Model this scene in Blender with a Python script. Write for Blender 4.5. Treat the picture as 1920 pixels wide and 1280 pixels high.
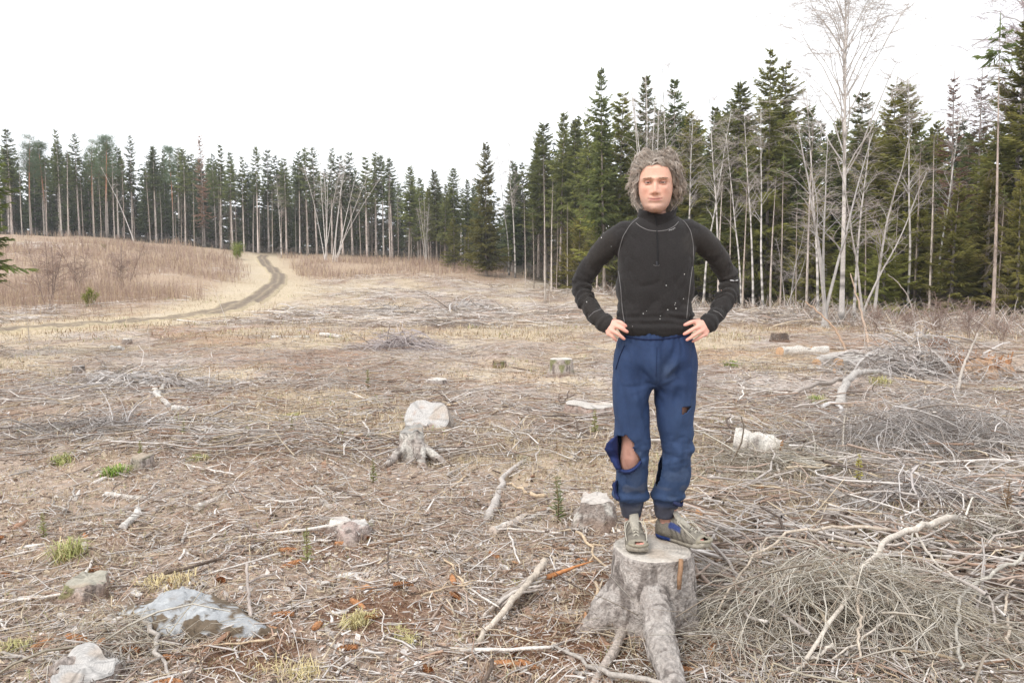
import bpy, math, random
import numpy as np
from mathutils import Vector, Matrix

for o in list(bpy.data.objects):
    bpy.data.objects.remove(o, do_unlink=True)
SC = bpy.context.scene
COL = SC.collection
rng = np.random.default_rng(7)
PI = math.pi

# ------------------------------------------------------------------ camera
CAM_Z, PITCH, F = 1.62, math.radians(4.6), 1493.0      # F: focal length in photo pixels (28 mm on 36 mm)
cam_d = bpy.data.cameras.new('camera'); cam = bpy.data.objects.new('camera', cam_d); COL.objects.link(cam)
cam_d.lens = 28.0; cam_d.sensor_width = 36.0; cam_d.clip_start = 0.05; cam_d.clip_end = 3000
cam.location = (0, 0, CAM_Z); cam.rotation_euler = (PI / 2 - PITCH, 0, 0)
SC.camera = cam

# ------------------------------------------------------------------ sky: thin bright overcast over a Nishita sky
SUN_EL, SUN_AZ = math.radians(48), math.radians(-140)   # sun behind the camera, to its left
W = bpy.data.worlds.new('World'); SC.world = W; W.use_nodes = True
nt = W.node_tree; nt.nodes.clear()
wo = nt.nodes.new('ShaderNodeOutputWorld'); bg = nt.nodes.new('ShaderNodeBackground')
sky = nt.nodes.new('ShaderNodeTexSky'); sky.sky_type = 'NISHITA'; sky.sun_disc = False
sky.sun_elevation = SUN_EL; sky.sun_rotation = SUN_AZ; sky.air_density = 1.0; sky.dust_density = 3.0
tc = nt.nodes.new('ShaderNodeTexCoord'); mp = nt.nodes.new('ShaderNodeMapping'); mp.inputs['Scale'].default_value = (1, 1, 3.0)
nz = nt.nodes.new('ShaderNodeTexNoise'); nz.inputs['Scale'].default_value = 1.3; nz.inputs['Detail'].default_value = 5
rp = nt.nodes.new('ShaderNodeValToRGB'); rp.color_ramp.elements[0].position = .3; rp.color_ramp.elements[1].position = .6
rp.color_ramp.elements[0].color = (.72, .72, .72, 1); rp.color_ramp.elements[1].color = (.93, .93, .93, 1)
mx = nt.nodes.new('ShaderNodeMix'); mx.data_type = 'RGBA'
mx.inputs[7].default_value = (10.3, 10.5, 10.8, 1)        # cloud layer, before the 0.1 strength
nt.links.new(tc.outputs['Generated'], mp.inputs['Vector']); nt.links.new(mp.outputs['Vector'], nz.inputs['Vector'])
nt.links.new(nz.outputs['Fac'], rp.inputs['Fac']); nt.links.new(rp.outputs['Color'], mx.inputs[0])
nt.links.new(sky.outputs['Color'], mx.inputs[6]); nt.links.new(mx.outputs[2], bg.inputs['Color'])
bg.inputs['Strength'].default_value = 0.1
nt.links.new(bg.outputs['Background'], wo.inputs['Surface'])

# ------------------------------------------------------------------ sun, softened by the cloud
sd = bpy.data.lights.new('sun', 'SUN'); sd.energy = 1.35; sd.angle = math.radians(22); sd.color = (1, .96, .9)
so = bpy.data.objects.new('sun', sd); COL.objects.link(so)
sdir = Vector((math.sin(SUN_AZ) * math.cos(SUN_EL), math.cos(SUN_AZ) * math.cos(SUN_EL), math.sin(SUN_EL)))
so.rotation_euler = sdir.to_track_quat('Z', 'Y').to_euler(); so.location = sdir * 60

SC.view_settings.view_transform = 'Standard'; SC.view_settings.look = 'None'
SC.view_settings.gamma = 1.0; SC.view_settings.exposure = 0.68; SC.view_settings.use_curve_mapping = False
SC.render.engine = 'CYCLES'
SC.cycles.max_bounces = 6; SC.cycles.diffuse_bounces = 4; SC.cycles.glossy_bounces = 2
SC.cycles.transmission_bounces = 2; SC.cycles.transparent_max_bounces = 4
SC.cycles.use_denoising = True

# ------------------------------------------------------------------ helpers
def lin(r, g, b):
    f = lambda c: (c / 255 / 12.92) if c / 255 <= .04045 else ((c / 255 + .055) / 1.055) ** 2.4
    return np.array([f(r), f(g), f(b)])

def vnoise(x, y, seed=0.0):
    x = np.asarray(x, float); y = np.asarray(y, float)
    ix, iy = np.floor(x), np.floor(y); fx, fy = x - ix, y - iy
    h = lambda a, b: np.modf(np.abs(np.sin(a * 127.1 + b * 311.7 + seed * 74.7) * 43758.5453))[0]
    ux, uy = fx * fx * (3 - 2 * fx), fy * fy * (3 - 2 * fy)
    return ((h(ix, iy) * (1 - ux) + h(ix + 1, iy) * ux) * (1 - uy) + (h(ix, iy + 1) * (1 - ux) + h(ix + 1, iy + 1) * ux) * uy)

def fbm(x, y, seed=0.0, oct=4):
    s, a, t = 0, .5, 0
    for k in range(oct):
        s = s + a * vnoise(np.asarray(x) * 2 ** k, np.asarray(y) * 2 ** k, seed + k * 3.3); t += a; a *= .5
    return s / t

def noise3(p, seed=0.0):
    return (vnoise(p[:, 0], p[:, 1], seed) + vnoise(p[:, 1] + 5.2, p[:, 2], seed + 1.7) + vnoise(p[:, 2] + 9.1, p[:, 0], seed + 4.1)) / 3

def sstep(a, b, x):
    t = np.clip((np.asarray(x, float) - a) / (b - a), 0, 1); return t * t * (3 - 2 * t)

def mesh_arrays(name, V, quads=None, tris=None, tint=None, smooth=True):
    V = np.asarray(V, np.float32).reshape(-1, 3)
    quads = np.zeros((0, 4), np.int32) if quads is None else np.asarray(quads, np.int32).reshape(-1, 4)
    tris = np.zeros((0, 3), np.int32) if tris is None else np.asarray(tris, np.int32).reshape(-1, 3)
    me = bpy.data.meshes.new(name)
    me.vertices.add(len(V)); me.vertices.foreach_set('co', V.ravel())
    nl = len(quads) * 4 + len(tris) * 3
    me.loops.add(nl); me.loops.foreach_set('vertex_index', np.concatenate([quads.ravel(), tris.ravel()]).astype(np.int32))
    nf = len(quads) + len(tris)
    me.polygons.add(nf)
    st = np.concatenate([np.arange(len(quads)) * 4, len(quads) * 4 + np.arange(len(tris)) * 3]).astype(np.int32)
    me.polygons.foreach_set('loop_start', st)
    me.polygons.foreach_set('use_smooth', np.full(nf, smooth, bool))
    if tint is not None:
        set_tint(me, tint)
    me.update(calc_edges=True); me.validate()
    return me

def set_tint(me, tint):
    n = len(me.vertices); t = np.ones((n, 4), np.float32); t[:, :3] = np.broadcast_to(np.asarray(tint), (n, 3))
    a = me.color_attributes.get('tint') or me.color_attributes.new('tint', 'FLOAT_COLOR', 'POINT')
    a.data.foreach_set('color', t.ravel())

class MB:
    """collects vertices, quads, triangles and one base colour per vertex for ONE mesh"""
    def __init__(s): s.V, s.Q, s.T, s.C, s.n = [], [], [], [], 0
    def add(s, V, Q=None, T=None, C=(.5, .5, .5)):
        V = np.asarray(V, float).reshape(-1, 3); m = len(V)
        s.V.append(V); s.C.append(np.broadcast_to(np.asarray(C, float), (m, 3)))
        if Q is not None and len(Q): s.Q.append(np.asarray(Q).reshape(-1, 4) + s.n)
        if T is not None and len(T): s.T.append(np.asarray(T).reshape(-1, 3) + s.n)
        s.n += m
    def tubes(s, P, R, S=3, C=(.5, .5, .5), cap=True, flat=1.0):
        """N tapered tubes: P (N,K,3), R (N,K), colour (3,), (N,3) or (N,K,3)"""
        P = np.asarray(P, float); R = np.asarray(R, float)
        if P.ndim == 2: P = P[None]; R = R.reshape(1, -1)
        N, K, _ = P.shape
        if R.shape != (N, K): R = np.broadcast_to(R, (N, K))
        T = np.gradient(P, axis=1); T /= np.linalg.norm(T, axis=2, keepdims=True) + 1e-9
        mean = T.mean(1); ref = np.zeros((N, 3)); ref[:, 2] = 1
        ref[np.abs(mean[:, 2]) > .8 * np.linalg.norm(mean, axis=1)] = (1, 0, 0)
        A = np.cross(T, ref[:, None, :]); A /= np.linalg.norm(A, axis=2, keepdims=True) + 1e-9
        B = np.cross(A, T)
        th = np.arange(S) / S * 2 * PI + .4
        V = P[:, :, None, :] + R[:, :, None, None] * (np.cos(th)[None, None, :, None] * A[:, :, None, :] + flat * np.sin(th)[None, None, :, None] * B[:, :, None, :])
        C = np.asarray(C, float)
        if C.ndim == 1: Cc = np.broadcast_to(C, (N, K, S, 3))
        elif C.ndim == 2: Cc = np.broadcast_to(C[:, None, None, :], (N, K, S, 3))
        else: Cc = np.broadcast_to(C[:, :, None, :], (N, K, S, 3))
        b = (np.arange(N) * K * S)[:, None, None]; k = (np.arange(K - 1) * S)[None, :, None]; q = np.arange(S)[None, None, :]; q2 = (q + 1) % S
        Q = np.stack([b + k + q, b + k + q2, b + k + S + q2, b + k + S + q], -1).reshape(-1, 4)
        Tt = None
        if cap and S == 3:
            e = (np.arange(N) * K * S)[:, None]
            Tt = np.concatenate([e + [[2, 1, 0]], e + (K - 1) * S + [[0, 1, 2]]])
        elif cap:
            e = (np.arange(N) * K * S)[:, None]; L = []
            for i in range(1, S - 1): L += [e + [[0, i + 1, i]], e + (K - 1) * S + [[0, i, i + 1]]]
            Tt = np.concatenate(L)
        s.add(V.reshape(-1, 3), Q, Tt, Cc.reshape(-1, 3))
    def ribbons(s, P, R, C=(.5, .5, .5), roll=.4):
        """N thin flat strips (stems and needles under a pixel wide), each rolled at random"""
        P = np.asarray(P, float); N, K, _ = P.shape; R = np.broadcast_to(np.asarray(R, float), (N, K)); g = np.random.default_rng(N)
        T = np.gradient(P, axis=1); T /= np.linalg.norm(T, axis=2, keepdims=True) + 1e-9; mean = T.mean(1); ref = np.zeros((N, 3)); ref[:, 2] = 1
        ref[np.abs(mean[:, 2]) > .8 * np.linalg.norm(mean, axis=1)] = (1, 0, 0)
        A = np.cross(T, ref[:, None, :]); A /= np.linalg.norm(A, axis=2, keepdims=True) + 1e-9; B = np.cross(A, T)
        a = g.uniform(-roll, roll, (N, 1, 1)) * PI; A = A * np.cos(a) + B * np.sin(a); V = np.stack([P - A * R[..., None], P + A * R[..., None]], 2)
        C = np.asarray(C, float); C = np.broadcast_to(C[:, None, None, :] if C.ndim == 2 else C, (N, K, 2, 3))
        b = (np.arange(N) * K * 2)[:, None] + (np.arange(K - 1) * 2)[None]
        s.add(V.reshape(-1, 3), np.stack([b, b + 1, b + 3, b + 2], -1).reshape(-1, 4), None, C.reshape(-1, 3))
    def arrays(s):
        return (np.concatenate(s.V), np.concatenate(s.Q) if s.Q else None, np.concatenate(s.T) if s.T else None, np.concatenate(s.C))
    def mesh(s, name, mat=None, smooth=True):
        V, Q, T, C = s.arrays()
        me = mesh_arrays(name, V, Q, T, C, smooth)
        if mat: me.materials.append(mat)
        return me
    def build(s, name, mat, parent=None, smooth=True):
        return link(name, s.mesh(name, mat, smooth), parent)

def link(name, me, parent=None, loc=None, rot=None, scale=None):
    o = bpy.data.objects.new(name, me); COL.objects.link(o)
    if parent is not None: o.parent = parent
    if loc is not None: o.location = loc
    if rot is not None: o.rotation_euler = rot
    if scale is not None: o.scale = scale
    return o

def thing(name, label, cat, loc=(0, 0, 0), group=None, rot=(0, 0, 0), scale=(1, 1, 1)):
    return tag(link(name, None, None, loc, rot, scale), label, cat, group)

def tag(o, label=None, cat=None, group=None, kind=None):
    if label: o['label'] = label
    if cat: o['category'] = cat
    if group: o['group'] = group
    if kind: o['kind'] = kind
    return o

def apply_mods(o):
    dg = bpy.context.evaluated_depsgraph_get(); dg.update()
    me = bpy.data.meshes.new_from_object(o.evaluated_get(dg)); old = o.data
    o.modifiers.clear(); o.data = me
    if old.users == 0: bpy.data.meshes.remove(old)
    return o

def remesh(mb, voxel, smooth_it=2, fac=.5):
    """union of everything in mb as one continuous skin; returns V, polys (quads)"""
    V, Q, T, C = mb.arrays() if isinstance(mb, MB) else mb
    me = mesh_arrays('tmp', V, Q, T); o = link('tmp', me)
    m = o.modifiers.new('r', 'REMESH'); m.mode = 'VOXEL'; m.voxel_size = voxel
    if smooth_it:
        s = o.modifiers.new('s', 'SMOOTH'); s.iterations = smooth_it; s.factor = fac
    apply_mods(o); me = o.data
    Vn = np.empty(len(me.vertices) * 3, np.float32); me.vertices.foreach_get('co', Vn)
    L = np.empty(len(me.loops), np.int32); me.loops.foreach_get('vertex_index', L)
    tot = np.empty(len(me.polygons), np.int32); me.polygons.foreach_get('loop_total', tot)
    st = np.empty(len(me.polygons), np.int32); me.polygons.foreach_get('loop_start', st)
    q = st[tot == 4][:, None] + np.arange(4); t = st[tot == 3][:, None] + np.arange(3)
    bpy.data.objects.remove(o, do_unlink=True); bpy.data.meshes.remove(me)
    return Vn.reshape(-1, 3).astype(float), L[q], L[t]

def normals_of(V, Q, T):
    me = mesh_arrays('tmp', V, Q, T); n = np.empty(len(V) * 3, np.float32)
    me.vertices.foreach_get('normal', n); bpy.data.meshes.remove(me)
    return n.reshape(-1, 3).astype(float)

# ------------------------------------------------------------------ materials
def mat_tint(name, rough=.85, n_scale=60, n_amt=.35, bump=.3, bump_scale=None, stretch=(1, 1, 1), rand=0.0, sss=0.0, spec=.25, coords='Object'):
    """base colour = the mesh's own 'tint' colours, broken up by fine noise, with a little relief"""
    m = bpy.data.materials.new(name); m.use_nodes = True; t = m.node_tree; n = t.nodes; p = n['Principled BSDF']
    at = n.new('ShaderNodeAttribute'); at.attribute_name = 'tint'
    tc = n.new('ShaderNodeTexCoord'); mp = n.new('ShaderNodeMapping'); mp.inputs['Scale'].default_value = stretch
    nz = n.new('ShaderNodeTexNoise'); nz.inputs['Scale'].default_value = n_scale; nz.inputs['Detail'].default_value = 4; nz.inputs['Roughness'].default_value = .65
    mr = n.new('ShaderNodeMapRange'); mr.inputs['From Min'].default_value = .25; mr.inputs['From Max'].default_value = .75
    mr.inputs['To Min'].default_value = 1 - n_amt; mr.inputs['To Max'].default_value = 1 + n_amt
    mul = n.new('ShaderNodeMix'); mul.data_type = 'RGBA'; mul.blend_type = 'MULTIPLY'; mul.inputs[0].default_value = 1
    t.links.new(tc.outputs[coords], mp.inputs['Vector']); t.links.new(mp.outputs['Vector'], nz.inputs['Vector'])
    t.links.new(nz.outputs['Fac'], mr.inputs['Value']); t.links.new(at.outputs['Color'], mul.inputs[6]); t.links.new(mr.outputs[0], mul.inputs[7])
    last = mul.outputs[2]
    if rand:
        oi = n.new('ShaderNodeObjectInfo'); hs = n.new('ShaderNodeHueSaturation'); m1 = n.new('ShaderNodeMapRange'); m2 = n.new('ShaderNodeMapRange'); ml = n.new('ShaderNodeMath'); ml.operation = 'FRACT'; m7 = n.new('ShaderNodeMath'); m7.operation = 'MULTIPLY'; m7.inputs[1].default_value = 17.3
        m1.inputs['To Min'].default_value = 1.16 - rand; m1.inputs['To Max'].default_value = 1.2 + rand
        m2.inputs['To Min'].default_value = .5 - rand * .085; m2.inputs['To Max'].default_value = .5 + rand * .02
        t.links.new(oi.outputs['Random'], m1.inputs['Value']); t.links.new(oi.outputs['Random'], m7.inputs[0]); t.links.new(m7.outputs[0], ml.inputs[0]); t.links.new(ml.outputs[0], m2.inputs['Value'])
        t.links.new(m1.outputs[0], hs.inputs['Value']); t.links.new(m2.outputs[0], hs.inputs['Hue']); t.links.new(last, hs.inputs['Color']); last = hs.outputs['Color']
    t.links.new(last, p.inputs['Base Color'])
    p.inputs['Roughness'].default_value = rough; p.inputs['Specular IOR Level'].default_value = spec
    if bump:
        nb = n.new('ShaderNodeTexNoise'); nb.inputs['Scale'].default_value = bump_scale or n_scale * 1.7; nb.inputs['Detail'].default_value = 5
        b = n.new('ShaderNodeBump'); b.inputs['Strength'].default_value = bump; b.inputs['Distance'].default_value = .02
        t.links.new(mp.outputs['Vector'], nb.inputs['Vector']); t.links.new(nb.outputs['Fac'], b.inputs['Height']); t.links.new(b.outputs['Normal'], p.inputs['Normal'])
    if sss:
        p.inputs['Subsurface Weight'].default_value = sss; p.inputs['Subsurface Radius'].default_value = (1, .35, .2); p.inputs['Subsurface Scale'].default_value = .008
    return m

M_GROUND = mat_tint('forest_floor', .95, 14, .55, .9, 26)
M_PATH = mat_tint('path_earth', .95, 6, .4, .5)
M_WOOD = mat_tint('dead_wood', .85, 35, .38, .5, 60, (1, 1, 1))
M_TWIG = mat_tint('twigs', .85, 40, .25, 0)
M_GRASS = mat_tint('dry_grass', .8, 25, .2, 0)
M_BARK = mat_tint('stump_bark', .9, 55, .5, .8, 75)
M_CUT = mat_tint('cut_wood', .85, 45, .25, .35, 70)
M_ROCK = mat_tint('grey_rock', .9, 28, .22, .5, 45)
M_NEEDLE = mat_tint('needles', .7, 3, .3, 0, rand=.35)
def translucent(m, w):          # thin needles let light through
    t = m.node_tree; n = t.nodes; p = n['Principled BSDF']; o = n['Material Output']; tr = n.new('ShaderNodeBsdfTranslucent'); mix = n.new('ShaderNodeMixShader'); mix.inputs[0].default_value = w
    t.links.new(p.inputs['Base Color'].links[0].from_socket, tr.inputs['Color']); t.links.new(p.outputs[0], mix.inputs[1]); t.links.new(tr.outputs[0], mix.inputs[2]); t.links.new(mix.outputs[0], o.inputs['Surface'])
translucent(M_NEEDLE, .5)
M_TRUNK = mat_tint('tree_bark', .9, 9, .4, .3, 20, (1, 1, .3), rand=.2)
M_BIRCH = mat_tint('birch_bark', .75, 12, .18, .15)
M_FINE = mat_tint('bare_twigs', .85, 5, .15, 0)

# ------------------------------------------------------------------ terrain
_px = np.array([-400, 0, 250, 500, 750, 960, 1200, 1500, 1920, 2400.])
_D = np.array([0, 20, 26, 32, 45, 60, 80, 110, 160, 260, 700.])
_Y = {26: [611] * 10,
      32: [586, 588, 590, 592, 592, 594, 595, 595, 595, 595],
      45: [528, 532, 545, 562, 563, 563, 566, 572, 573, 573],
      60: [478, 482, 500, 536, 535, 538, 545, 552, 555, 555],
      80: [445, 447, 461, 508, 503, 511, 527, 540, 545, 545],
      110: [436, 438, 448, 474, 478, 490, 510, 530, 535, 535],
      160: [430, 432, 442, 464, 470, 482, 500, 520, 528, 528]}
_Z = np.zeros((len(_D), len(_px)))
for i, d in enumerate(_D):
    if d in _Y: _Z[i] = CAM_Z - (np.array(_Y[d]) - 520) / F * d
_Z[_D == 26] = 0
_Z[_D == 260] = _Z[_D == 160] + 2; _Z[_D == 700] = _Z[_D == 160] + 3
_ld = np.linspace(0, math.log(701), 500); _uu = np.linspace(-1, 1, 160)
_G = np.zeros((500, 160)); _tmp = np.zeros((500, len(_px)))
for j in range(len(_px)): _tmp[:, j] = np.interp(np.exp(_ld) - 1, _D, _Z[:, j])
for i in range(500): _G[i] = np.interp(_uu, (_px - 960) / F, _tmp[i])
def _blur(a, k, ax):
    w = np.hanning(2 * k + 3)[1:-1]; w /= w.sum(); pad = [(k, k) if i == ax else (0, 0) for i in (0, 1)]
    ap = np.pad(a, pad, mode='edge'); return sum(w[i] * np.take(ap, range(i, i + a.shape[ax]), axis=ax) for i in range(2 * k + 1))
_G = _blur(_blur(_G, 13, 0), 9, 1)

def H(x, y, bumps=True):
    x = np.asarray(x, float); y = np.asarray(y, float)
    D = np.maximum(y, 0.0); u = np.clip(x / np.maximum(D, 1.0), -.999, .999)
    a = np.clip(np.log1p(D) / math.log(701), 0, 1) * 498.999; b = (u + 1) / 2 * 158.999
    i, j = np.floor(a).astype(int), np.floor(b).astype(int); fa, fb = a - i, b - j
    z = (_G[i, j] * (1 - fb) + _G[i, j + 1] * fb) * (1 - fa) + (_G[i + 1, j] * (1 - fb) + _G[i + 1, j + 1] * fb) * fa
    if bumps:
        z = z + (fbm(x * .9, y * .9, 3, 3) - .5) * .16 * sstep(2, 6, D) + (fbm(x * 3.1, y * 3.1, 9, 3) - .5) * .09 + (fbm(x * .13, y * .13, 21, 2) - .5) * .8 * sstep(12, 40, D)
    return z

def Hs(x, y): return float(H(np.array([x]), np.array([y]))[0])

def ray(px, py):
    c, s = math.cos(PITCH), math.sin(PITCH); v = -(py - 640)
    return Vector(((px - 960), F * c + v * s, -F * s + v * c)).normalized()

def at(px, py):
    """ground point seen at a photo pixel"""
    d = ray(px, py); t = 1.0; prev = 1.0
    while t < 400:
        p = Vector((0, 0, CAM_Z)) + d * t
        if p.z < Hs(p.x, p.y):
            lo, hi = prev, t
            for _ in range(18):
                m = (lo + hi) / 2; q = Vector((0, 0, CAM_Z)) + d * m
                if q.z < Hs(q.x, q.y): hi = m
                else: lo = m
            q = Vector((0, 0, CAM_Z)) + d * hi
            return Vector((q.x, q.y, Hs(q.x, q.y)))
        prev = t; t *= 1.02
    return Vector((d.x * 100, d.y * 100, 0))

def pl(px, py, y):
    """world point seen at a photo pixel in the upright plane at depth y"""
    d = ray(px, py); k = y / d.y
    return Vector((d.x * k, y, CAM_Z + d.z * k))
# ------------------------------------------------------------------ ground
PATH_PTS = [at(*p) for p in [(-160, 634), (0, 622), (120, 614), (230, 607), (330, 598), (400, 588), (450, 573), (490, 553), (515, 535), (524, 520), (514, 506), (498, 494), (491, 485), (497, 477)]]
_pp = np.array([[p.x, p.y] for p in PATH_PTS])
_t = np.linspace(0, len(_pp) - 1, 160)
PATH = np.stack([_blur(np.interp(_t, range(len(_pp)), _pp[:, k])[:, None], 8, 0)[:, 0] for k in (0, 1)], 1)

def path_dist(x, y):
    x = np.asarray(x, float).ravel(); y = np.asarray(y, float).ravel(); d = np.full(len(x), 1e9)
    for i in range(0, len(PATH), 2): d = np.minimum(d, np.hypot(x - PATH[i, 0], y - PATH[i, 1]))
    return d

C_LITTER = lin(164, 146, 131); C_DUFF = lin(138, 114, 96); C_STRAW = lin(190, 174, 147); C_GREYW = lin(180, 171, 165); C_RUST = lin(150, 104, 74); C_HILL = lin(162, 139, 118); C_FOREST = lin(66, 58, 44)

def scrub_mask(x, y):
    """where the brown saplings and heather grow: the bank left of the path and the belt before the wood"""
    x = np.asarray(x, float); y = np.asarray(y, float); u = x / np.maximum(y, 1) * F + 960
    d = path_dist(x, y).reshape(x.shape)
    left = (u < 520) * sstep(29, 36, y) * sstep(1.6, 4.5, d)
    belt = sstep(505, 540, u) * (1 - sstep(1000, 1130, u)) * sstep(62, 72, y + (fbm(u * .01, y * .05, 4) - .5) * 22)
    return np.clip(np.maximum(left, belt) * sstep(.25, .5, fbm(x * .12, y * .12, 31) + .12), 0, 1)

def straw_mask(x, y):
    x = np.asarray(x, float); y = np.asarray(y, float)
    n = fbm(x * .42, y * .3, 12, 4); d = path_dist(x, y).reshape(x.shape)
    s = sstep(.5, .66, n + .3 * (fbm(x * 3.7, y * 3.1, 77, 4) - .5) + .08 * sstep(8, 16, y) - .13 * (1 - sstep(6, 9.5, y)))
    return np.clip(np.maximum(s, (1 - sstep(1.5, 5.0, d)) * sstep(20, 24, y) * sstep(.3, .6, fbm(x * .5, y * .5, 34))), 0, 1)

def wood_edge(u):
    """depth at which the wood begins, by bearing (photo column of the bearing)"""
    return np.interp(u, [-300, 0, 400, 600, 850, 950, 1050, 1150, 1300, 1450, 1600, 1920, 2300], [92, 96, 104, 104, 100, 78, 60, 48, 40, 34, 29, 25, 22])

def ground_colour(x, y):
    u = x / np.maximum(y, 1) * F + 960
    c = C_LITTER[None] * (.8 + .4 * fbm(x * 6, y * 6, 5, 3)[:, None])
    def mixin(c, col, m): return c * (1 - m[:, None]) + col[None] * m[:, None]
    c = mixin(c, C_DUFF, sstep(.42, .7, fbm(x * 1.3, y * 1.3, 17, 6)) * .8)
    c = mixin(c, C_GREYW, sstep(.42, .66, fbm(x * .5, y * .35, 44, 6)) * .6 * sstep(5, 12, y))
    c = mixin(c, C_STRAW, straw_mask(x, y) * .6)
    c = mixin(c, C_RUST, sstep(.55, .72, fbm(x * .55, y * .4, 61, 6)) * .38 * sstep(6, 16, y) * (1 - sstep(30, 40, y)))
    for q, rad in ((at(1060, 1205), .34), (at(470, 1225), .3), (at(1230, 1240), .3), (at(700, 1140), .35), (at(600, 1010), .5), (at(1180, 1110), .4)):
        c = mixin(c, lin(112, 80, 60), np.exp(-((np.hypot(x - q.x, y - q.y) / rad) * (.6 + .9 * fbm(x * 7, y * 7, 66))) ** 4) * .85)
    c = mixin(c, C_HILL, scrub_mask(x, y) * .8)
    c = mixin(c, C_STRAW, (1 - sstep(1.0, 4.5, path_dist(x, y))) * (.35 + .5 * fbm(x * .6, y * .6, 33)) * sstep(20, 24, y))
    c = mixin(c, C_FOREST, sstep(-3, 4, y - wood_edge(u)))  # floor under the trees darkened: the wood's shade put into its colour
    return c

th_f = np.linspace(-43, 43, 330); th_b = np.linspace(43, 317, 46)[1:-1]
th = np.radians(np.concatenate([th_f, th_b])); rr = np.concatenate([[.02, .5], np.geomspace(1.2, 1500, 350)])
R_, T_ = np.meshgrid(rr, th, indexing='ij'); X_ = R_ * np.sin(T_); Y_ = R_ * np.cos(T_)
gx, gy = X_.ravel(), Y_.ravel(); gz = H(gx, gy); nT, nR = len(th), len(rr)
ii, jj = np.meshgrid(np.arange(nR - 1), np.arange(nT), indexing='ij'); j2 = (jj + 1) % nT
GQ = np.stack([ii * nT + jj, ii * nT + j2, (ii + 1) * nT + j2, (ii + 1) * nT + jj], -1).reshape(-1, 4)[:, ::-1]
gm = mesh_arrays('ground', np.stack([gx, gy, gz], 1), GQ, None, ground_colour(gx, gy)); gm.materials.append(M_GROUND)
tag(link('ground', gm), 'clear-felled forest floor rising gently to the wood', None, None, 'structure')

# path: two bare wheel ruts and a grassy crown, following the ground
tn = np.gradient(PATH, axis=0); tn /= np.linalg.norm(tn, axis=1, keepdims=True); nn = np.stack([tn[:, 1], -tn[:, 0]], 1)
offs = np.array([-1.5, -1.2, -.95, -.6, -.3, 0, .3, .6, .95, 1.2, 1.5]) * .5; dz = np.array([.0, .03, .02, -.0, .02, .04, .02, -.0, .02, .03, .0])
wob = (fbm(_t * .8, _t * 0, 3)[:, None] - .5) * .5
PX = PATH[:, None, 0] + nn[:, None, 0] * (offs[None] + wob); PY = PATH[:, None, 1] + nn[:, None, 1] * (offs[None] + wob)
PZ = H(PX, PY) + .05 + dz[None]
PZ[:, 0] -= .06; PZ[:, -1] -= .06
cr = np.array([0, .2, .8, 1, .9, .6, .9, 1, .8, .2, 0.])[None, :] * (.75 + .5 * fbm(_t[:, None] * 1.7, offs[None], 8)) 
pc = lin(182, 166, 138)[None, None] * (1 - np.clip(cr, 0, 1)[..., None]) + lin(122, 109, 95)[None, None] * np.clip(cr, 0, 1)[..., None]
a, b = np.meshgrid(np.arange(len(PATH) - 1), np.arange(len(offs) - 1), indexing='ij'); k = len(offs)
pq = np.stack([a * k + b, a * k + b + 1, (a + 1) * k + b + 1, (a + 1) * k + b], -1).reshape(-1, 4)
pm = mesh_arrays('path', np.stack([PX, PY, PZ], -1).reshape(-1, 3), pq, None, pc.reshape(-1, 3)); pm.materials.append(M_PATH)
tag(link('path', pm), 'rutted earth track curving up to the wood', None, None, 'structure')
# ------------------------------------------------------------------ trees
G_DARK, G_MID, G_YEL, G_BLUE = lin(80, 92, 58), lin(116, 128, 78), lin(124, 128, 66), lin(108, 130, 104)
BARK_GREY, BARK_BROWN = lin(150, 142, 134), lin(122, 104, 90)

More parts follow.
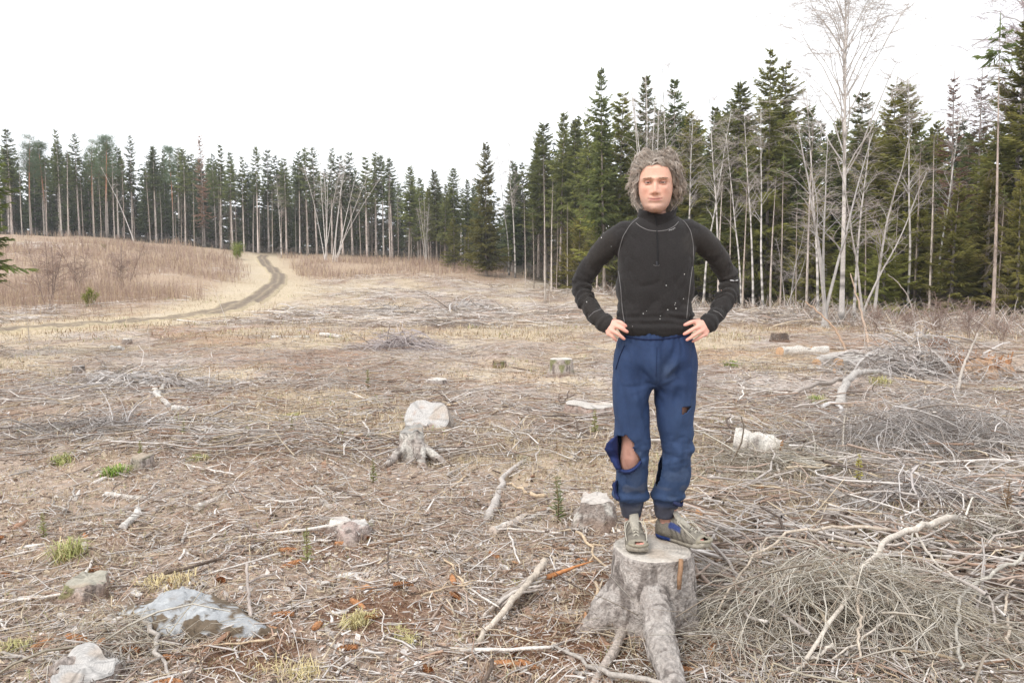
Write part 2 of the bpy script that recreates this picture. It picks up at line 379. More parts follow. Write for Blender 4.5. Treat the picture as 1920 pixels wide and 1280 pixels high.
def spruce_meshes(seed, Hh=14.0, base=.1, R=2.2, step=.36, per=6, nt=14, tw=.12, col=(G_DARK, G_MID), dead=40, trunk_r=.15, tip=.9, thin=1.0, trunk_col=BARK_GREY, profile=.85, sag=1.0, dead_col=None):
    r = np.random.default_rng(seed)
    tk = MB(); K = 12; s = np.linspace(0, 1, K)
    P = np.stack([.10 * np.sin(s * 3 + seed) * s, .1 * np.cos(s * 2.3 + seed) * s, s * Hh - .3], 1)
    tk.tubes(P, trunk_r * (1 - s * .93) + .06 * np.exp(-s * 40), 7, trunk_col)
    def axis(z): return np.stack([np.interp(z, P[:, 2], P[:, 0]), np.interp(z, P[:, 2], P[:, 1])], -1)
    # living whorls
    zs = []
    for z in np.arange(base * Hh, Hh * .985, step):
        n = max(3, int(per * (1 - .35 * z / Hh) + r.normal(0, .8)))
        for i in range(n): zs.append((z + r.uniform(-.8, .8) * step, i / n * 2 * PI + r.uniform(0, 1.4)))
    zs = np.array(zs); z0, az = zs[:, 0], zs[:, 1]; N = len(z0); h = np.clip((z0 / Hh - base) / (1 - base), 0, 1)
    L = R * ((1 - h) ** profile) * (.55 + .45 * sstep(0, .13, h)) * r.uniform(.5, 1.2, N) * (.85 + .3 * np.sin(az * 2 + z0 * 1.3 + seed)) + .12
    keep = r.random(N) < thin; z0, az, h, L = z0[keep], az[keep], h[keep], L[keep]; N = len(z0)
    K = 5; t = np.linspace(0, 1, K)[None]
    slope = (-.38 * sag + .95 * h ** 1.3)[:, None] + r.normal(0, .08, (N, 1))
    rad = L[:, None] * t; dz = L[:, None] * (slope * t + (.22 - .1 * h[:, None]) * t ** 3)
    wig = r.normal(0, .05, (N, 1)) * L[:, None] * t ** 2
    ca, sa = np.cos(az)[:, None], np.sin(az)[:, None]; ax = axis(z0)
    B = np.stack([ax[:, :1] + rad * ca - wig * sa, ax[:, 1:] + rad * sa + wig * ca, z0[:, None] + dz], -1)
    cr = MB()
    cr.tubes(B, np.clip(.012 + .010 * L, .01, .045)[:, None] * (1 - .8 * t), 3, lin(92, 80, 66), cap=False)
    # side twigs as thin pointed sprays
    tt = np.linspace(.12, 1, nt)[None, :, None]; side = np.array([-1, 1.])[None, None, :]
    shp = (N, nt, 2); tj = np.clip(tt + r.uniform(-.04, .04, shp), .05, 1)
    idx = tj * (K - 1); i0 = np.minimum(idx.astype(int), K - 2); f = (idx - i0)[..., None]
    nn_ = np.arange(N)[:, None, None]
    O = B[nn_, i0] * (1 - f) + B[nn_, i0 + 1] * f
    fwd = B[nn_, i0 + 1] - B[nn_, i0]; fwd /= np.linalg.norm(fwd, axis=-1, keepdims=True)
    lat = np.stack([-np.sin(az), np.cos(az), np.zeros(N)], -1)[:, None, None, :] * side[..., None]
    ang = r.uniform(.5, 1.05, shp)[..., None]
    d = lat * np.sin(ang) + fwd * np.cos(ang); d[..., 2] += r.uniform(-.55, .05, shp) * sag
    d /= np.linalg.norm(d, axis=-1, keepdims=True)
    ln = (L[:, None, None] * (.16 + .34 * (1 - tj)) * r.uniform(.6, 1.3, shp) + .14)[..., None] * tip
    w = r.normal(0, 1, shp + (3,)); w[..., 2] *= .55
    w -= d * (w * d).sum(-1, keepdims=True); w /= np.linalg.norm(w, axis=-1, keepdims=True)
    wd = (ln[..., 0] * tw * r.uniform(.7, 1.3, shp) + .018)[..., None]
    V = np.stack([O, O + d * ln * .45 + w * wd, O + d * ln + np.array([0, 0, -.02]), O + d * ln * .4 - w * wd], -2)
    bt = r.random((N, 1, 1, 1)); tv = np.clip(.15 + .5 * bt + .35 * tj[..., None] + r.normal(0, .16, shp + (1,)), 0, 1.15)
    c = col[0] * (1 - tv) + col[1] * tv
    C = np.repeat(c[..., None, :], 4, -2)
    n = N * nt * 2
    cr.add(V.reshape(-1, 3), np.arange(n * 4).reshape(-1, 4), None, C.reshape(-1, 3))
    # leader
    cr.tubes(np.array([[P[-1, 0], P[-1, 1], Hh - .5], [P[-1, 0], P[-1, 1], Hh + .25]]), [.035, .008], 3, col[1])
    # dead lower limbs
    if dead:
        z = r.uniform(.04 * Hh, max(base, .12) * Hh + 1.0, dead); a = r.uniform(0, 2 * PI, dead); Ld = r.uniform(.35, 1.0, dead) * min(R, 1.9) * .9
        t4 = np.linspace(0, 1, 5)[None]; c_, s_ = np.cos(a)[:, None], np.sin(a)[:, None]; axd = axis(z)
        D_ = np.stack([axd[:, :1] + Ld[:, None] * t4 * c_, axd[:, 1:] + Ld[:, None] * t4 * s_, z[:, None] + Ld[:, None] * (-.1 * t4 - .45 * t4 ** 2)], -1)
        dc = lin(128, 118, 108) if dead_col is None else dead_col
        cr.tubes(D_, .013 * (1 - .75 * t4) * np.ones((dead, 1)), 3, dc, cap=False)
        m = 5; k = r.integers(1, 4, (dead, m)); o = D_[np.arange(dead)[:, None], k].reshape(-1, 3)
        e = o + np.stack([r.normal(0, .22, dead * m), r.normal(0, .22, dead * m), r.uniform(-.4, .02, dead * m)], -1)
        cr.tubes(np.stack([o, e], 1), np.array([[.007, .003]]), 3, dc, cap=False)
    return tk.mesh('spruce_trunk', M_TRUNK), cr.mesh('spruce_crown', M_NEEDLE, smooth=False)

def pine_meshes(seed, Hh=15.0):
    r = np.random.default_rng(seed); tk = MB(); s = np.linspace(0, 1, 14)
    P = np.stack([.3 * np.sin(s * 2.6 + seed) * s, .25 * np.cos(s * 2 + seed) * s, s * Hh - .3], 1)
    c = BARK_GREY * .9 * (1 - sstep(.3, .6, s))[:, None] + lin(172, 128, 96) * sstep(.3, .6, s)[:, None]
    tk.tubes(P, .15 * (1 - s * .85), 7, c[None])
    cr = MB(); n = 46; h = r.uniform(.58, .99, n); a = r.uniform(0, 2 * PI, n); L = 1.9 * np.clip(1.12 - h, .12, .5) ** .6 * r.uniform(.7, 1.3, n)
    t = np.linspace(0, 1, 4)[None]; z0 = h * Hh; x0 = np.interp(z0, P[:, 2], P[:, 0]); y0 = np.interp(z0, P[:, 2], P[:, 1])
    B = np.stack([x0[:, None] + L[:, None] * t * np.cos(a)[:, None], y0[:, None] + L[:, None] * t * np.sin(a)[:, None], z0[:, None] + L[:, None] * (.15 * t + .4 * t ** 2)], -1)
    cr.tubes(B, .03 * (1 - .7 * t) * np.ones((n, 1)), 3, lin(150, 112, 84), cap=False)
    m = 120; o = np.repeat(B[:, 3], m, 0) + r.normal(0, .34, (n * m, 3)) * np.array([1, 1, .7]) - np.repeat(B[:, 3] - B[:, 1], m, 0) * r.uniform(0, .6, (n * m, 1))
    d = r.normal(0, 1, (n * m, 3)); d[:, 2] = np.abs(d[:, 2]) * .8; d /= np.linalg.norm(d, axis=1, keepdims=True)
    w = np.cross(d, r.normal(0, 1, (n * m, 3))); w /= np.linalg.norm(w, axis=1, keepdims=True)
    ln = r.uniform(.16, .32, (n * m, 1)); V = np.stack([o - w * .025, o + w * .025, o + d * ln], 1)
    tv = np.repeat(r.random((n, 1)), m, 0) * .6 + r.random((n * m, 1)) * .4
    C = np.repeat((G_DARK * 1.1 * (1 - tv) + G_BLUE * tv)[:, None], 3, 1)
    cr.add(V.reshape(-1, 3), None, np.arange(n * m * 3).reshape(-1, 3), C.reshape(-1, 3))
    z = r.uniform(.2 * Hh, .58 * Hh, 16); a = r.uniform(0, 6.3, 16); l = r.uniform(.3, 1.2, 16)
    o = np.stack([np.interp(z, P[:, 2], P[:, 0]), np.interp(z, P[:, 2], P[:, 1]), z], 1); e = o + np.stack([l * np.cos(a), l * np.sin(a), -.2 * l], 1)
    cr.tubes(np.stack([o, e], 1), [[.016, .006]], 3, lin(140, 125, 112), cap=False)
    return tk.mesh('pine_trunk', M_TRUNK), cr.mesh('pine_crown', M_NEEDLE, smooth=False)

def bare_meshes(seed, Hh=12.0, stems=((0, 0, 1.0),), r0=.11, first=.35, nb=26, spread=.28, up=.75, twigs=10, hang=0.0, white=True, twig_col=lin(182, 172, 166), bark=None, crook=.25, marks=True):
    """leafless birch or alder: stems = (lean x, lean y, height share)"""
    r = np.random.default_rng(seed); tk = MB(); cr = MB()
    bark = (lin(214, 208, 202) if white else lin(178, 170, 162)) if bark is None else bark
    for lx, ly, hs in stems:
        K = 22; s = np.linspace(0, 1, K); hh = Hh * hs
        wx = crook * np.cumsum(np.cumsum(r.normal(0, .09, K))) * .25; wy = crook * np.cumsum(np.cumsum(r.normal(0, .09, K))) * .25
        off = r.normal(0, .12, 2) * (len(stems) > 1)
        P = np.stack([off[0] + lx * hh * (s + .35 * s ** 2) + wx, off[1] + ly * hh * (s + .35 * s ** 2) + wy, s * hh - .2], 1)
        rs = r0 * hs ** 1.3; R = np.maximum(rs * (1 - .9 * s ** .9), .016) + rs * .5 * np.exp(-s * 28)
        Pf = np.stack([np.interp(np.linspace(0, 1, 88), s, P[:, k]) for k in range(3)], 1); Rf = np.interp(np.linspace(0, 1, 88), s, R)
        c = np.repeat(bark[None, None], 88, 1) * r.uniform(.85, 1.1, (1, 88, 1))
        if marks:
            dk = (r.random(88) < .2) | (np.linspace(0, 1, 88) < .04); c[0, dk] *= .35
        tk.tubes(Pf, Rf[None], 7, c)
        h = r.uniform(first, .97, nb) ** .9; a = r.uniform(0, 2 * PI, nb)
        L = spread * hh * (1 - .75 * h) * r.uniform(.6, 1.25, nb)
        o = np.stack([np.interp(h, s, P[:, k]) for k in range(3)], 1)
        K2 = 7; t = np.linspace(0, 1, K2)[None]
        dirs = np.stack([np.cos(a), np.sin(a), np.zeros(nb)], 1)
        B = o[:, None] + dirs[:, None] * (L[:, None] * (t * .8 - .15 * t ** 2))[..., None]
        B[..., 2] += L[:, None] * (up * t - (.35 + hang) * t ** 2.5)
        B += np.cumsum(r.normal(0, .022, B.shape), 1) * L[:, None, None] * np.minimum(t * 3, 1)[..., None]
        br = np.interp(h, s, R) * .5
        cr.tubes(B, np.maximum(br[:, None] * (1 - .8 * t), .004), 4, bark * .75 * np.ones((nb, 1)), cap=False)
        # second and third order
        n2 = 5; k = r.integers(2, K2, (nb, n2)); o2 = B[np.arange(nb)[:, None], k].reshape(-1, 3); L2 = np.repeat(L, n2) * r.uniform(.25, .55, nb * n2)
        d2 = np.repeat(dirs, n2, 0) * .6 + r.normal(0, .6, (nb * n2, 3)); d2[:, 2] = np.abs(d2[:, 2]) * .7 + .25 * up
        t4 = np.linspace(0, 1, 5)[None]
        B2 = o2[:, None] + d2[:, None] * (L2[:, None] * t4)[..., None]; B2[..., 2] -= L2[:, None] * (.25 + hang) * t4 ** 2
        B2 += np.cumsum(r.normal(0, .03, B2.shape), 1) * L2[:, None, None]
        cr.tubes(B2, np.maximum(np.repeat(br, n2)[:, None] * .45 * (1 - .7 * t4), .0035), 3, twig_col, cap=False)
        al = np.concatenate([B2.reshape(-1, 3), B[:, 3:].reshape(-1, 3)]); m = nb * twigs
        o3 = al[r.integers(0, len(al), m)]; l3 = r.uniform(.25, .8, m) * (1 + hang); d3 = r.normal(0, .7, (m, 3)); d3[:, 2] = d3[:, 2] * .4 + .45 - hang * 1.4
        t3 = np.linspace(0, 1, 4)[None]; B3 = o3[:, None] + d3[:, None] * (l3[:, None] * t3)[..., None]; B3[..., 2] -= (l3 * (.25 + hang * .9))[:, None] * t3 ** 2
        cr.ribbons(B3[:, [0, 2, 3]], .0052 * (1 - .6 * t3[:, [0, 2, 3]]) * np.ones((m, 1)), twig_col, 1)
    return tk.mesh('birch_trunk', M_BIRCH), cr.mesh('bare_branches', M_FINE)

SPR = {
 'slim': [spruce_meshes(100 + i, 14, .5 + .06 * (i % 3), 1.35 + .25 * (i % 3), .2, 5, 14, .09, dead=110, trunk_r=.145, profile=.62, trunk_col=lin(198, 187, 177), tip=.8, thin=.95) for i in range(4)],
 'mid': [spruce_meshes(120 + i, 14, .27 + .05 * (i % 3), 2.1, .2, 6, 17, .075, dead=120, trunk_r=.14, col=(G_DARK, lin(122, 130, 74)), trunk_col=lin(160, 150, 140), tip=.85, profile=.7, thin=.95) for i in range(3)],
 'full': [spruce_meshes(140 + i, 14, .06, 2.8, .21, 6, 24, .05, dead=60, col=(lin(88, 96, 54), lin(146, 148, 80)), tip=.85, profile=.75, thin=.95) for i in range(3)],
 'low': [spruce_meshes(160 + i, 9, .02, 2.5, .2, 7, 30, .038, dead=90, col=(lin(104, 108, 60), lin(160, 160, 88)), sag=.8, tip=.75, thin=.8) for i in range(3)],
 'inner': [spruce_meshes(180 + i, 14, .12, 2.2, .34, 5, 9, .2, dead=20, col=(lin(64, 76, 52), lin(94, 106, 68))) for i in range(2)],  # darker needles: shade inside the wood put into the colour
 'brown': [spruce_meshes(190 + i, 14, .2, 1.5, .25, 5, 12, .07, dead=90, col=(lin(112, 98, 74), lin(160, 136, 112)), thin=.8, tip=.75) for i in range(1)],
 'snag': [spruce_meshes(196 + i, 10, .97, .05, .5, 3, 3, .02, dead=60, trunk_r=.085, col=(BARK_GREY, BARK_GREY), trunk_col=lin(186, 176, 166), tip=.15) for i in range(1)],
 'pole': [spruce_meshes(200 + i, 10, .9, .7, .3, 4, 7, .12, dead=60, trunk_r=.07, trunk_col=lin(172, 160, 148)) for i in range(2)],
}
SPR_H = {'slim': 14, 'mid': 14, 'full': 14, 'low': 9, 'inner': 14, 'brown': 14, 'snag': 10, 'pole': 10, 'pine': 15}
SPR['pine'] = [pine_meshes(210 + i) for i in range(3)]
BIRCH = {
 'big': (bare_meshes(300, 14.5, r0=.088, first=.3, nb=58, spread=.30, up=1.45, twigs=110, hang=.10, crook=.12, twig_col=lin(206, 201, 198)), 14.5),
 'slender': (bare_meshes(301, 12, r0=.085, first=.45, nb=22, spread=.2, up=1.0, twigs=22, crook=.3), 12),
 'slender2': (bare_meshes(302, 12, stems=((.06, .02, 1),), r0=.08, first=.4, nb=22, spread=.22, up=1.0, twigs=20, crook=.4), 12),
 'alder': (bare_meshes(303, 8.5, stems=((-.05, .02, 1), (.05, .05, .9), (.16, -.03, .92), (-.11, .04, .7)), r0=.088, first=.3, nb=13, spread=.34, up=.9, twigs=9, white=False, bark=lin(178, 174, 170), crook=.5, marks=False), 8.5),
 'alder2': (bare_meshes(304, 7.5, stems=((.12, 0, 1), (.02, .05, .85), (.22, .05, .8)), r0=.072, first=.28, nb=14, spread=.36, up=.9, twigs=9, white=False, bark=lin(186, 180, 174), crook=.6, marks=False), 7.5),
 'fan': (bare_meshes(305, 10, stems=((.1, 0, 1), (.2, .05, .95), (.3, 0, .9), (.02, .05, 1), (.38, .05, .8)), r0=.052, first=.4, nb=9, spread=.2, up=1.0, twigs=10, crook=.25, marks=False), 10),
 'fan2': (bare_meshes(306, 10, stems=((-.05, 0, 1), (.04, .05, 1), (-.14, 0, .85), (.1, 0, .9), (.0, -.05, .8)), r0=.05, first=.4, nb=10, spread=.2, up=1.0, twigs=10, crook=.25, marks=False), 10),
 'crown': (bare_meshes(307, 13, r0=.15, first=.4, nb=44, spread=.36, up=.8, twigs=80, hang=.25, crook=.25, twig_col=lin(190, 178, 180)), 13),
 'leaning': (bare_meshes(308, 9, stems=((-.28, .02, 1),), r0=.06, first=.5, nb=10, spread=.15, up=.9, twigs=8, crook=.2, marks=False), 9),
 'shrub': (bare_meshes(309, 3.4, stems=((-.15, 0, 1), (.1, .1, .9), (.22, -.05, .8), (-.02, -.1, .95), (.03, .2, .7)), r0=.022, first=.2, nb=12, spread=.4, up=.9, twigs=10, white=False, bark=lin(140, 122, 112), twig_col=lin(146, 126, 116), marks=False), 3.4),
}
ORD = 'first second third fourth fifth sixth seventh eighth ninth tenth eleventh twelfth thirteenth fourteenth fifteenth sixteenth seventeenth eighteenth nineteenth twentieth'.split()
TENS = ['', '', 'twenty', 'thirty', 'forty', 'fifty', 'sixty']
def ordinal(i):
    if i < 20: return ORD[i]
    n = i + 1
    return TENS[n // 10] + ('-' + ORD[n % 10 - 1] if n % 10 else 'th').replace('tyth', 'tieth') if n % 10 else TENS[n // 10][:-1] + 'ieth'

TREES = []
def plant(kind, px, D, ytop=None, h=None, label='', group=None, var=None, rz=None, lean=0, name=None, cat='tree', wide=None):
    """a tree standing on the terrain at bearing px and depth D; its top reaches the height seen at ytop"""
    x = (px - 960) / F * D; z = Hs(x, D)
    if ytop is not None: h = pl(px, ytop, D).z - z
    if kind in BIRCH: (tk, cr), H0 = BIRCH[kind]; nm = name or ('birch_tree' if 'alder' not in kind else 'alder_tree')
    else:
        v = SPR[kind]; tk, cr = v[(int(rng.integers(len(v))) if var is None else var) % len(v)]; H0 = SPR_H[kind]
        nm = name or {'pine': 'pine_tree', 'snag': 'dead_tree', 'brown': 'spruce_tree', 'pole': 'spruce_pole'}.get(kind, 'spruce_tree')
    s = h / H0; wx = s if kind in BIRCH else min(s, 1.25) * (rng.uniform(.8, 1.25) if wide is None else wide)
    t = thing(nm, label, cat, (x, D, z), group, (math.radians(rng.normal(0, .7)), math.radians(lean + rng.normal(0, .7)), rng.uniform(0, 2 * PI) if rz is None else rz), (wx, wx, s))
    link('trunk', tk, t); link('crown', cr, t); TREES.append((px, D, kind)); return t

# ---- far wood, front row (left to right)
G1 = 'spruces in the front row of the far wood'
left = [(-40, 250), (30, 240), (65, 258, 'pine'), (95, 268, 'pine'), (122, 240), (156, 250), (182, 266, 'pine'), (206, 256, 'pine'), (228, 275), (254, 253), (298, 273), (330, 280, 'pine'), (352, 278),
        (388, 250, 'brown'), (419, 268), (440, 300), (461, 291), (487, 273), (507, 278), (540, 295), (565, 283), (580, 276), (597, 275), (625, 276), (645, 290), (663, 283), (690, 292), (707, 285), (721, 290), (737, 296)]
for i, e in enumerate(left):
    k = e[2] if len(e) > 2 else 'slim'
    what = {'slim': 'tall bare-trunked spruce with a short dark crown', 'pine': 'tall pine with a soft blue-green crown', 'brown': 'brown half-dead spruce with thin rusty needles'}[k]
    D = np.interp(e[0], [0, 400, 750], [99, 107, 104]) + rng.uniform(-2, 3)
    plant(k, e[0], D, e[1], label=what + ', ' + ordinal(i) + ' from the left along the far wood', group=G1)
mids = [(768, 311, 96), (790, 334, 100), (820, 318, 94), (853, 314, 92), (878, 336, 95), (897, 336, 90), (835, 345, 86), (805, 350, 90)]
for i, (p, y, D) in enumerate(mids):
    plant('mid', p, D, y, label='dark spruce in the treeline dip, ' + ordinal(i) + ' left of the broad lone spruce', group='spruces in the dip of the treeline')
plant('full', 912, 72, 265, label='broad bright-green spruce standing proud at the corner of the wood, bushy to the ground')
plant('low', 852, 82, 408, label='small light-green spruce before the dark treeline dip, left of the broad lone spruce')
plant('low', 880, 80, 425, label='smallest light-green young spruce, close left of the broad lone spruce')

# ---- near wood on the right, its outline trees
G2 = 'spruces along the near wood'
right = [(1022, 228, 70, 'mid'), (1050, 210, 64, 'mid'), (1076, 223, 66, 'mid'), (1102, 222, 60, 'mid'), (1133, 130, 50, 'mid'), (1160, 170, 52, 'full'), (1205, 140, 50, 'mid'), (1234, 215, 56, 'mid'), (1261, 148, 50, 'mid'),
         (1294, 205, 48, 'full'), (1332, 200, 47, 'mid'), (1380, 150, 44, 'full'), (1434, 92, 42, 'full'), (1466, 118, 44, 'full'), (1500, 200, 42, 'mid'), (1545, 250, 40, 'mid'), (1602, 175, 40, 'mid'), (1656, 148, 38, 'full'), (1688, 152, 37, 'full'),
         (1728, 260, 38, 'mid'), (1776, 134, 36, 'brown'), (1826, 132, 36, 'brown'), (1862, 230, 34, 'full'), (1890, 30, 30, 'full'), (1945, 90, 29, 'full'), (1990, 60, 32, 'full')]
for i, (p, y, D, k) in enumerate(right):
    what = {'mid': 'tall spruce with bare lower trunk', 'full': 'tall spruce, green almost to the ground', 'brown': 'spruce gone brown at the top'}[k]
    plant(k, p, D, y, label=what + ', ' + ordinal(i) + ' rightward from the broad lone spruce', group=G2)
for i, (p, y, D) in enumerate([(1655, 400, 30), (1712, 330, 30.5), (1782, 345, 29), (1845, 320, 29), (1905, 330, 27), (1600, 380, 33), (1520, 330, 37)]):
    plant('low', p, D, y, label='low light-green drooping spruce under the right-hand trees, ' + ordinal(i) + ' of its row', group='low spruces at the right edge')
for i, (p, y, D) in enumerate([(1062, 420, 56), (1085, 385, 54), (1110, 395, 58)]):
    plant('low', p, D, y, label='yellow-green young spruce at the foot of the near wood, ' + ordinal(i) + ' from the grey snag', group='young spruces by the snag')

# ---- poles and snags between them
plant('snag', 1022, 44, 305, label='tall bare dead spruce with stub branches standing out before the near wood', rz=1, lean=-1.2)
for i, p in enumerate([985, 1001, 1034, 1043, 1064, 1092, 1118, 1146]):
    plant('pole' if i % 2 else 'snag', p, 58 - (p - 985) * .05 + rng.uniform(-2, 2), rng.uniform(330, 400), label='thin grey bare-stemmed spruce behind the man\'s raised elbow, ' + ordinal(i) + ' from the left', group='bare grey stems by the man')
for i, p in enumerate([1346, 1366, 1392, 1444, 1462, 1492, 1512, 1622, 1643, 1676, 1712, 1748, 1742, 1868]):
    plant('pole' if i % 3 else 'snag', p, np.interp(p, [1340, 1600, 1900], [40, 31, 26]) + rng.uniform(-1, 2), rng.uniform(230, 380), label='thin brownish spruce stem at the near wood\'s edge, ' + ordinal(i) + ' right of the man', group='thin stems right of the man')
plant('pole', 1862, 22.5, 40, label='tall rusty-barked bare spruce stem by the right picture edge', lean=.8)

for i in range(44):
    p = -30 + i * 21 + rng.uniform(-8, 8); d = float(np.interp(p, [0, 400, 750, 900], [98, 105, 102, 90])) + rng.uniform(-2, 6)
    plant('pole' if i % 4 else 'snag', p, d, h=rng.uniform(7, 10.5), label='thin pale bare stem along the front of the far wood, ' + ordinal(i) + ' from the left', group='thin pale stems along the far wood')
# ---- deeper rows, so the wood is dark inside
ZN = [(-60, 'the left edge of the wood'), (66, 'the leftmost pines'), (150, 'the pines at far left'), (258, 'the leaning dead birch'), (330, 'the single pine'), (388, 'the brown half-dead spruce'), (450, 'the young pine bush'), (510, 'the end of the track'), (565, 'the crooked pale birch'), (627, 'the fan of birches'), (700, 'the right end of the front row'), (770, 'the treeline dip'), (840, 'the small light-green spruce'), (912, 'the broad lone spruce'),
      (1022, 'the tall snag'), (1085, 'the yellow-green young spruces'), (1150, 'the man\'s right shoulder'), (1230, 'the man\'s head'), (1320, 'the leaning white birch'), (1410, 'the slender curved birch'), (1500, 'the grey alder'), (1578, 'the large birch'), (1680, 'the low light-green spruces'), (1775, 'the brown-topped spruces'), (1880, 'the tall spruce at right'), (2050, 'the right edge of the wood')]
def zone(px, d):
    return ('deep in' if d > wood_edge(px) + 22 else 'just inside') + ' the wood behind ' + min(ZN, key=lambda q: abs(q[0] - px))[1]
def fill(n, u0, u1, d0, d1, kinds, topf, group, sep=2.0):
    c = 0; tries = 0; occ = [((p - 960) / F * d, d) for p, d, _ in TREES]
    while c < n and tries < 6000:
        tries += 1; p = rng.uniform(u0, u1); d = float(np.interp(p, *d0)) + rng.uniform(0, d1)
        x = (p - 960) / F * d
        if any((x - a) ** 2 + (d - b) ** 2 < sep ** 2 for a, b in occ): continue
        occ.append((x, d)); k = kinds[int(rng.integers(len(kinds)))]
        plant(k, p, d, float(np.interp(p, *topf)) + rng.uniform(-4, 42), label={'slim': 'bare-trunked', 'mid': 'half-bare', 'full': 'bushy', 'inner': 'dark'}[k] + ' spruce ' + zone(p, d), group={'slim': 'bare-trunked', 'mid': 'half-bare', 'full': 'bushy', 'inner': 'dark'}[k] + ' spruces ' + zone(p, d)); c += 1
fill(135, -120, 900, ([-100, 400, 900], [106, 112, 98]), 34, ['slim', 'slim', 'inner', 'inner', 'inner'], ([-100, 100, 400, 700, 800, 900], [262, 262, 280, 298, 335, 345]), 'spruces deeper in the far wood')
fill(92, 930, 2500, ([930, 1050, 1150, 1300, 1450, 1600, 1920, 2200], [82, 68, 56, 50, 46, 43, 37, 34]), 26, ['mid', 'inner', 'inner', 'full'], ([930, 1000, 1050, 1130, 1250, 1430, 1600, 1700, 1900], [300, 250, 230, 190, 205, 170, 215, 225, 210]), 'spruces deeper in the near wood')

# ---- a far-off wood that closes the view behind
m = MB(); r = np.random.default_rng(5)
Vc, Qc, Tc, Cc = None, None, None, None
src = spruce_meshes(400, 14, .0, 2.4, .9, 5, 3, .9, dead=0, col=(lin(40, 50, 32), lin(64, 76, 46)))  # darkest needles: the wood's deep shade is in their base colour
bV = np.empty(len(src[1].vertices) * 3, np.float32); src[1].vertices.foreach_get('co', bV); bV = bV.reshape(-1, 3)
bL = np.empty(len(src[1].loops), np.int32); src[1].loops.foreach_get('vertex_index', bL)
bC = np.empty(len(bV) * 4, np.float32); src[1].color_attributes['tint'].data.foreach_get('color', bC); bC = bC.reshape(-1, 4)[:, :3]
bs = np.empty(len(src[1].polygons), np.int32); src[1].polygons.foreach_get('loop_start', bs); bt = np.empty(len(bs), np.int32); src[1].polygons.foreach_get('loop_total', bt)
bQ = bL[bs[bt == 4][:, None] + np.arange(4)]; bT = bL[bs[bt == 3][:, None] + np.arange(3)]
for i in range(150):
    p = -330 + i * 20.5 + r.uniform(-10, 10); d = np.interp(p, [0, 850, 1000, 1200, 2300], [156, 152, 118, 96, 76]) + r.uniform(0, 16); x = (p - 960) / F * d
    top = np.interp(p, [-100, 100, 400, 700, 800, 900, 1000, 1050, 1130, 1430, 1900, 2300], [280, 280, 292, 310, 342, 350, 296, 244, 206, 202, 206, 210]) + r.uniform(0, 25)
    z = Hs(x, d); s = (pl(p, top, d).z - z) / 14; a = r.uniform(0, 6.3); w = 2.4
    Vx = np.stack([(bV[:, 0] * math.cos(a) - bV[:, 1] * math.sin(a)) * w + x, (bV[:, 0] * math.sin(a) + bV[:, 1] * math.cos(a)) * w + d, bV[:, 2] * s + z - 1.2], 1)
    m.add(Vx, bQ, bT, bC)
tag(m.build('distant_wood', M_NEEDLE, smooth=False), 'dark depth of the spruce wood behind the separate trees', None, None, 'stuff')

# ---- leafless trees
plant('big', 1578, 27, h=14.8, label='large white-barked birch with hanging purple-brown twigs, tallest on the right', lean=-.8, rz=.5)
plant('alder', 1548, 26, 205, label='grey many-stemmed alder with crooked trunks left of the large birch', rz=0)
plant('alder2', 1626, 27, 235, label='grey crooked many-stemmed alder leaning right beside the large birch', rz=0)
plant('slender2', 1757, 31, 200, label='slender white birch leaning over slightly among the low right-hand spruces', rz=0, lean=1.5)
plant('crown', 1898, 33, h=15.5, label='birch at the right picture edge with a wide crown of bare twigs', rz=2)
plant('slender', 1412, 37, 215, label='slender pale birch right of the man\'s elbow, gently curved', rz=0, lean=.5)
plant('slender2', 1392, 38, 240, label='slender pale birch nearest the man\'s raised elbow', rz=2.0)
plant('slender2', 1318, 42, 195, label='slender white birch leaning right above the man\'s shoulder', rz=0, lean=2)
plant('slender', 1280, 43, 215, label='white birch rising close beside the man\'s hair, leaning right', rz=0, lean=6)
plant('fan2', 1222, 46, 110, label='thin tall birch stems rising directly above the man\'s head', rz=1)
plant('slender', 1258, 47, 120, label='thin tall birch above the right side of the man\'s hair', rz=.4)
plant('slender', 966, 72, 268, label='bare pale birch beside the broad lone spruce', rz=0)
plant('slender2', 955, 74, 285, label='greyish leafless birch touching the broad lone spruce', rz=3)
plant('fan', 627, 92, 285, label='fan of leaning pale birches in front of the far wood', rz=0)
plant('fan2', 612, 94, 275, label='upright clump of pale birch stems left of the leaning fan', rz=0)
plant('leaning', 258, 97, 310, label='single pale dead birch leaning sharply left before the far wood', rz=0)
plant('slender', 530, 98, 330, label='thin crooked pale birch above the end of the track', rz=1)
plant('fan2', 800, 88, 370, label='small pale leafless clump in the dip of the treeline', rz=1)
plant('alder2', 1476, 33, 420, label='grey crooked leafless alder right of the man\'s elbow with forked top', rz=.3)
for i, (k, p, d, y, ln) in enumerate([('slender', 1348, 40, 180, 1), ('slender2', 1432, 36, 190, -1), ('slender2', 1535, 30, 160, -2), ('slender', 1602, 28, 190, 1.5), ('slender2', 1700, 30, 150, 1)]):
    plant(k, p, d, y, label='slim pale birch stem among the right-hand trees, ' + ordinal(i) + ' of five', group='slim birches right of the man', lean=ln, rz=i * .9)
for i, (p, d, y) in enumerate([(1700, 20, 560), (1765, 19, 540), (1822, 20, 545), (1880, 18, 580), (1640, 23, 560)]):
    plant('shrub', p, d, y, label='tangled leafless thicket shrub below the right-hand spruces, ' + ordinal(i) + ' of five', group='leafless shrubs at the wood edge', name='bare_shrub', cat='shrub', rz=i * 1.3)
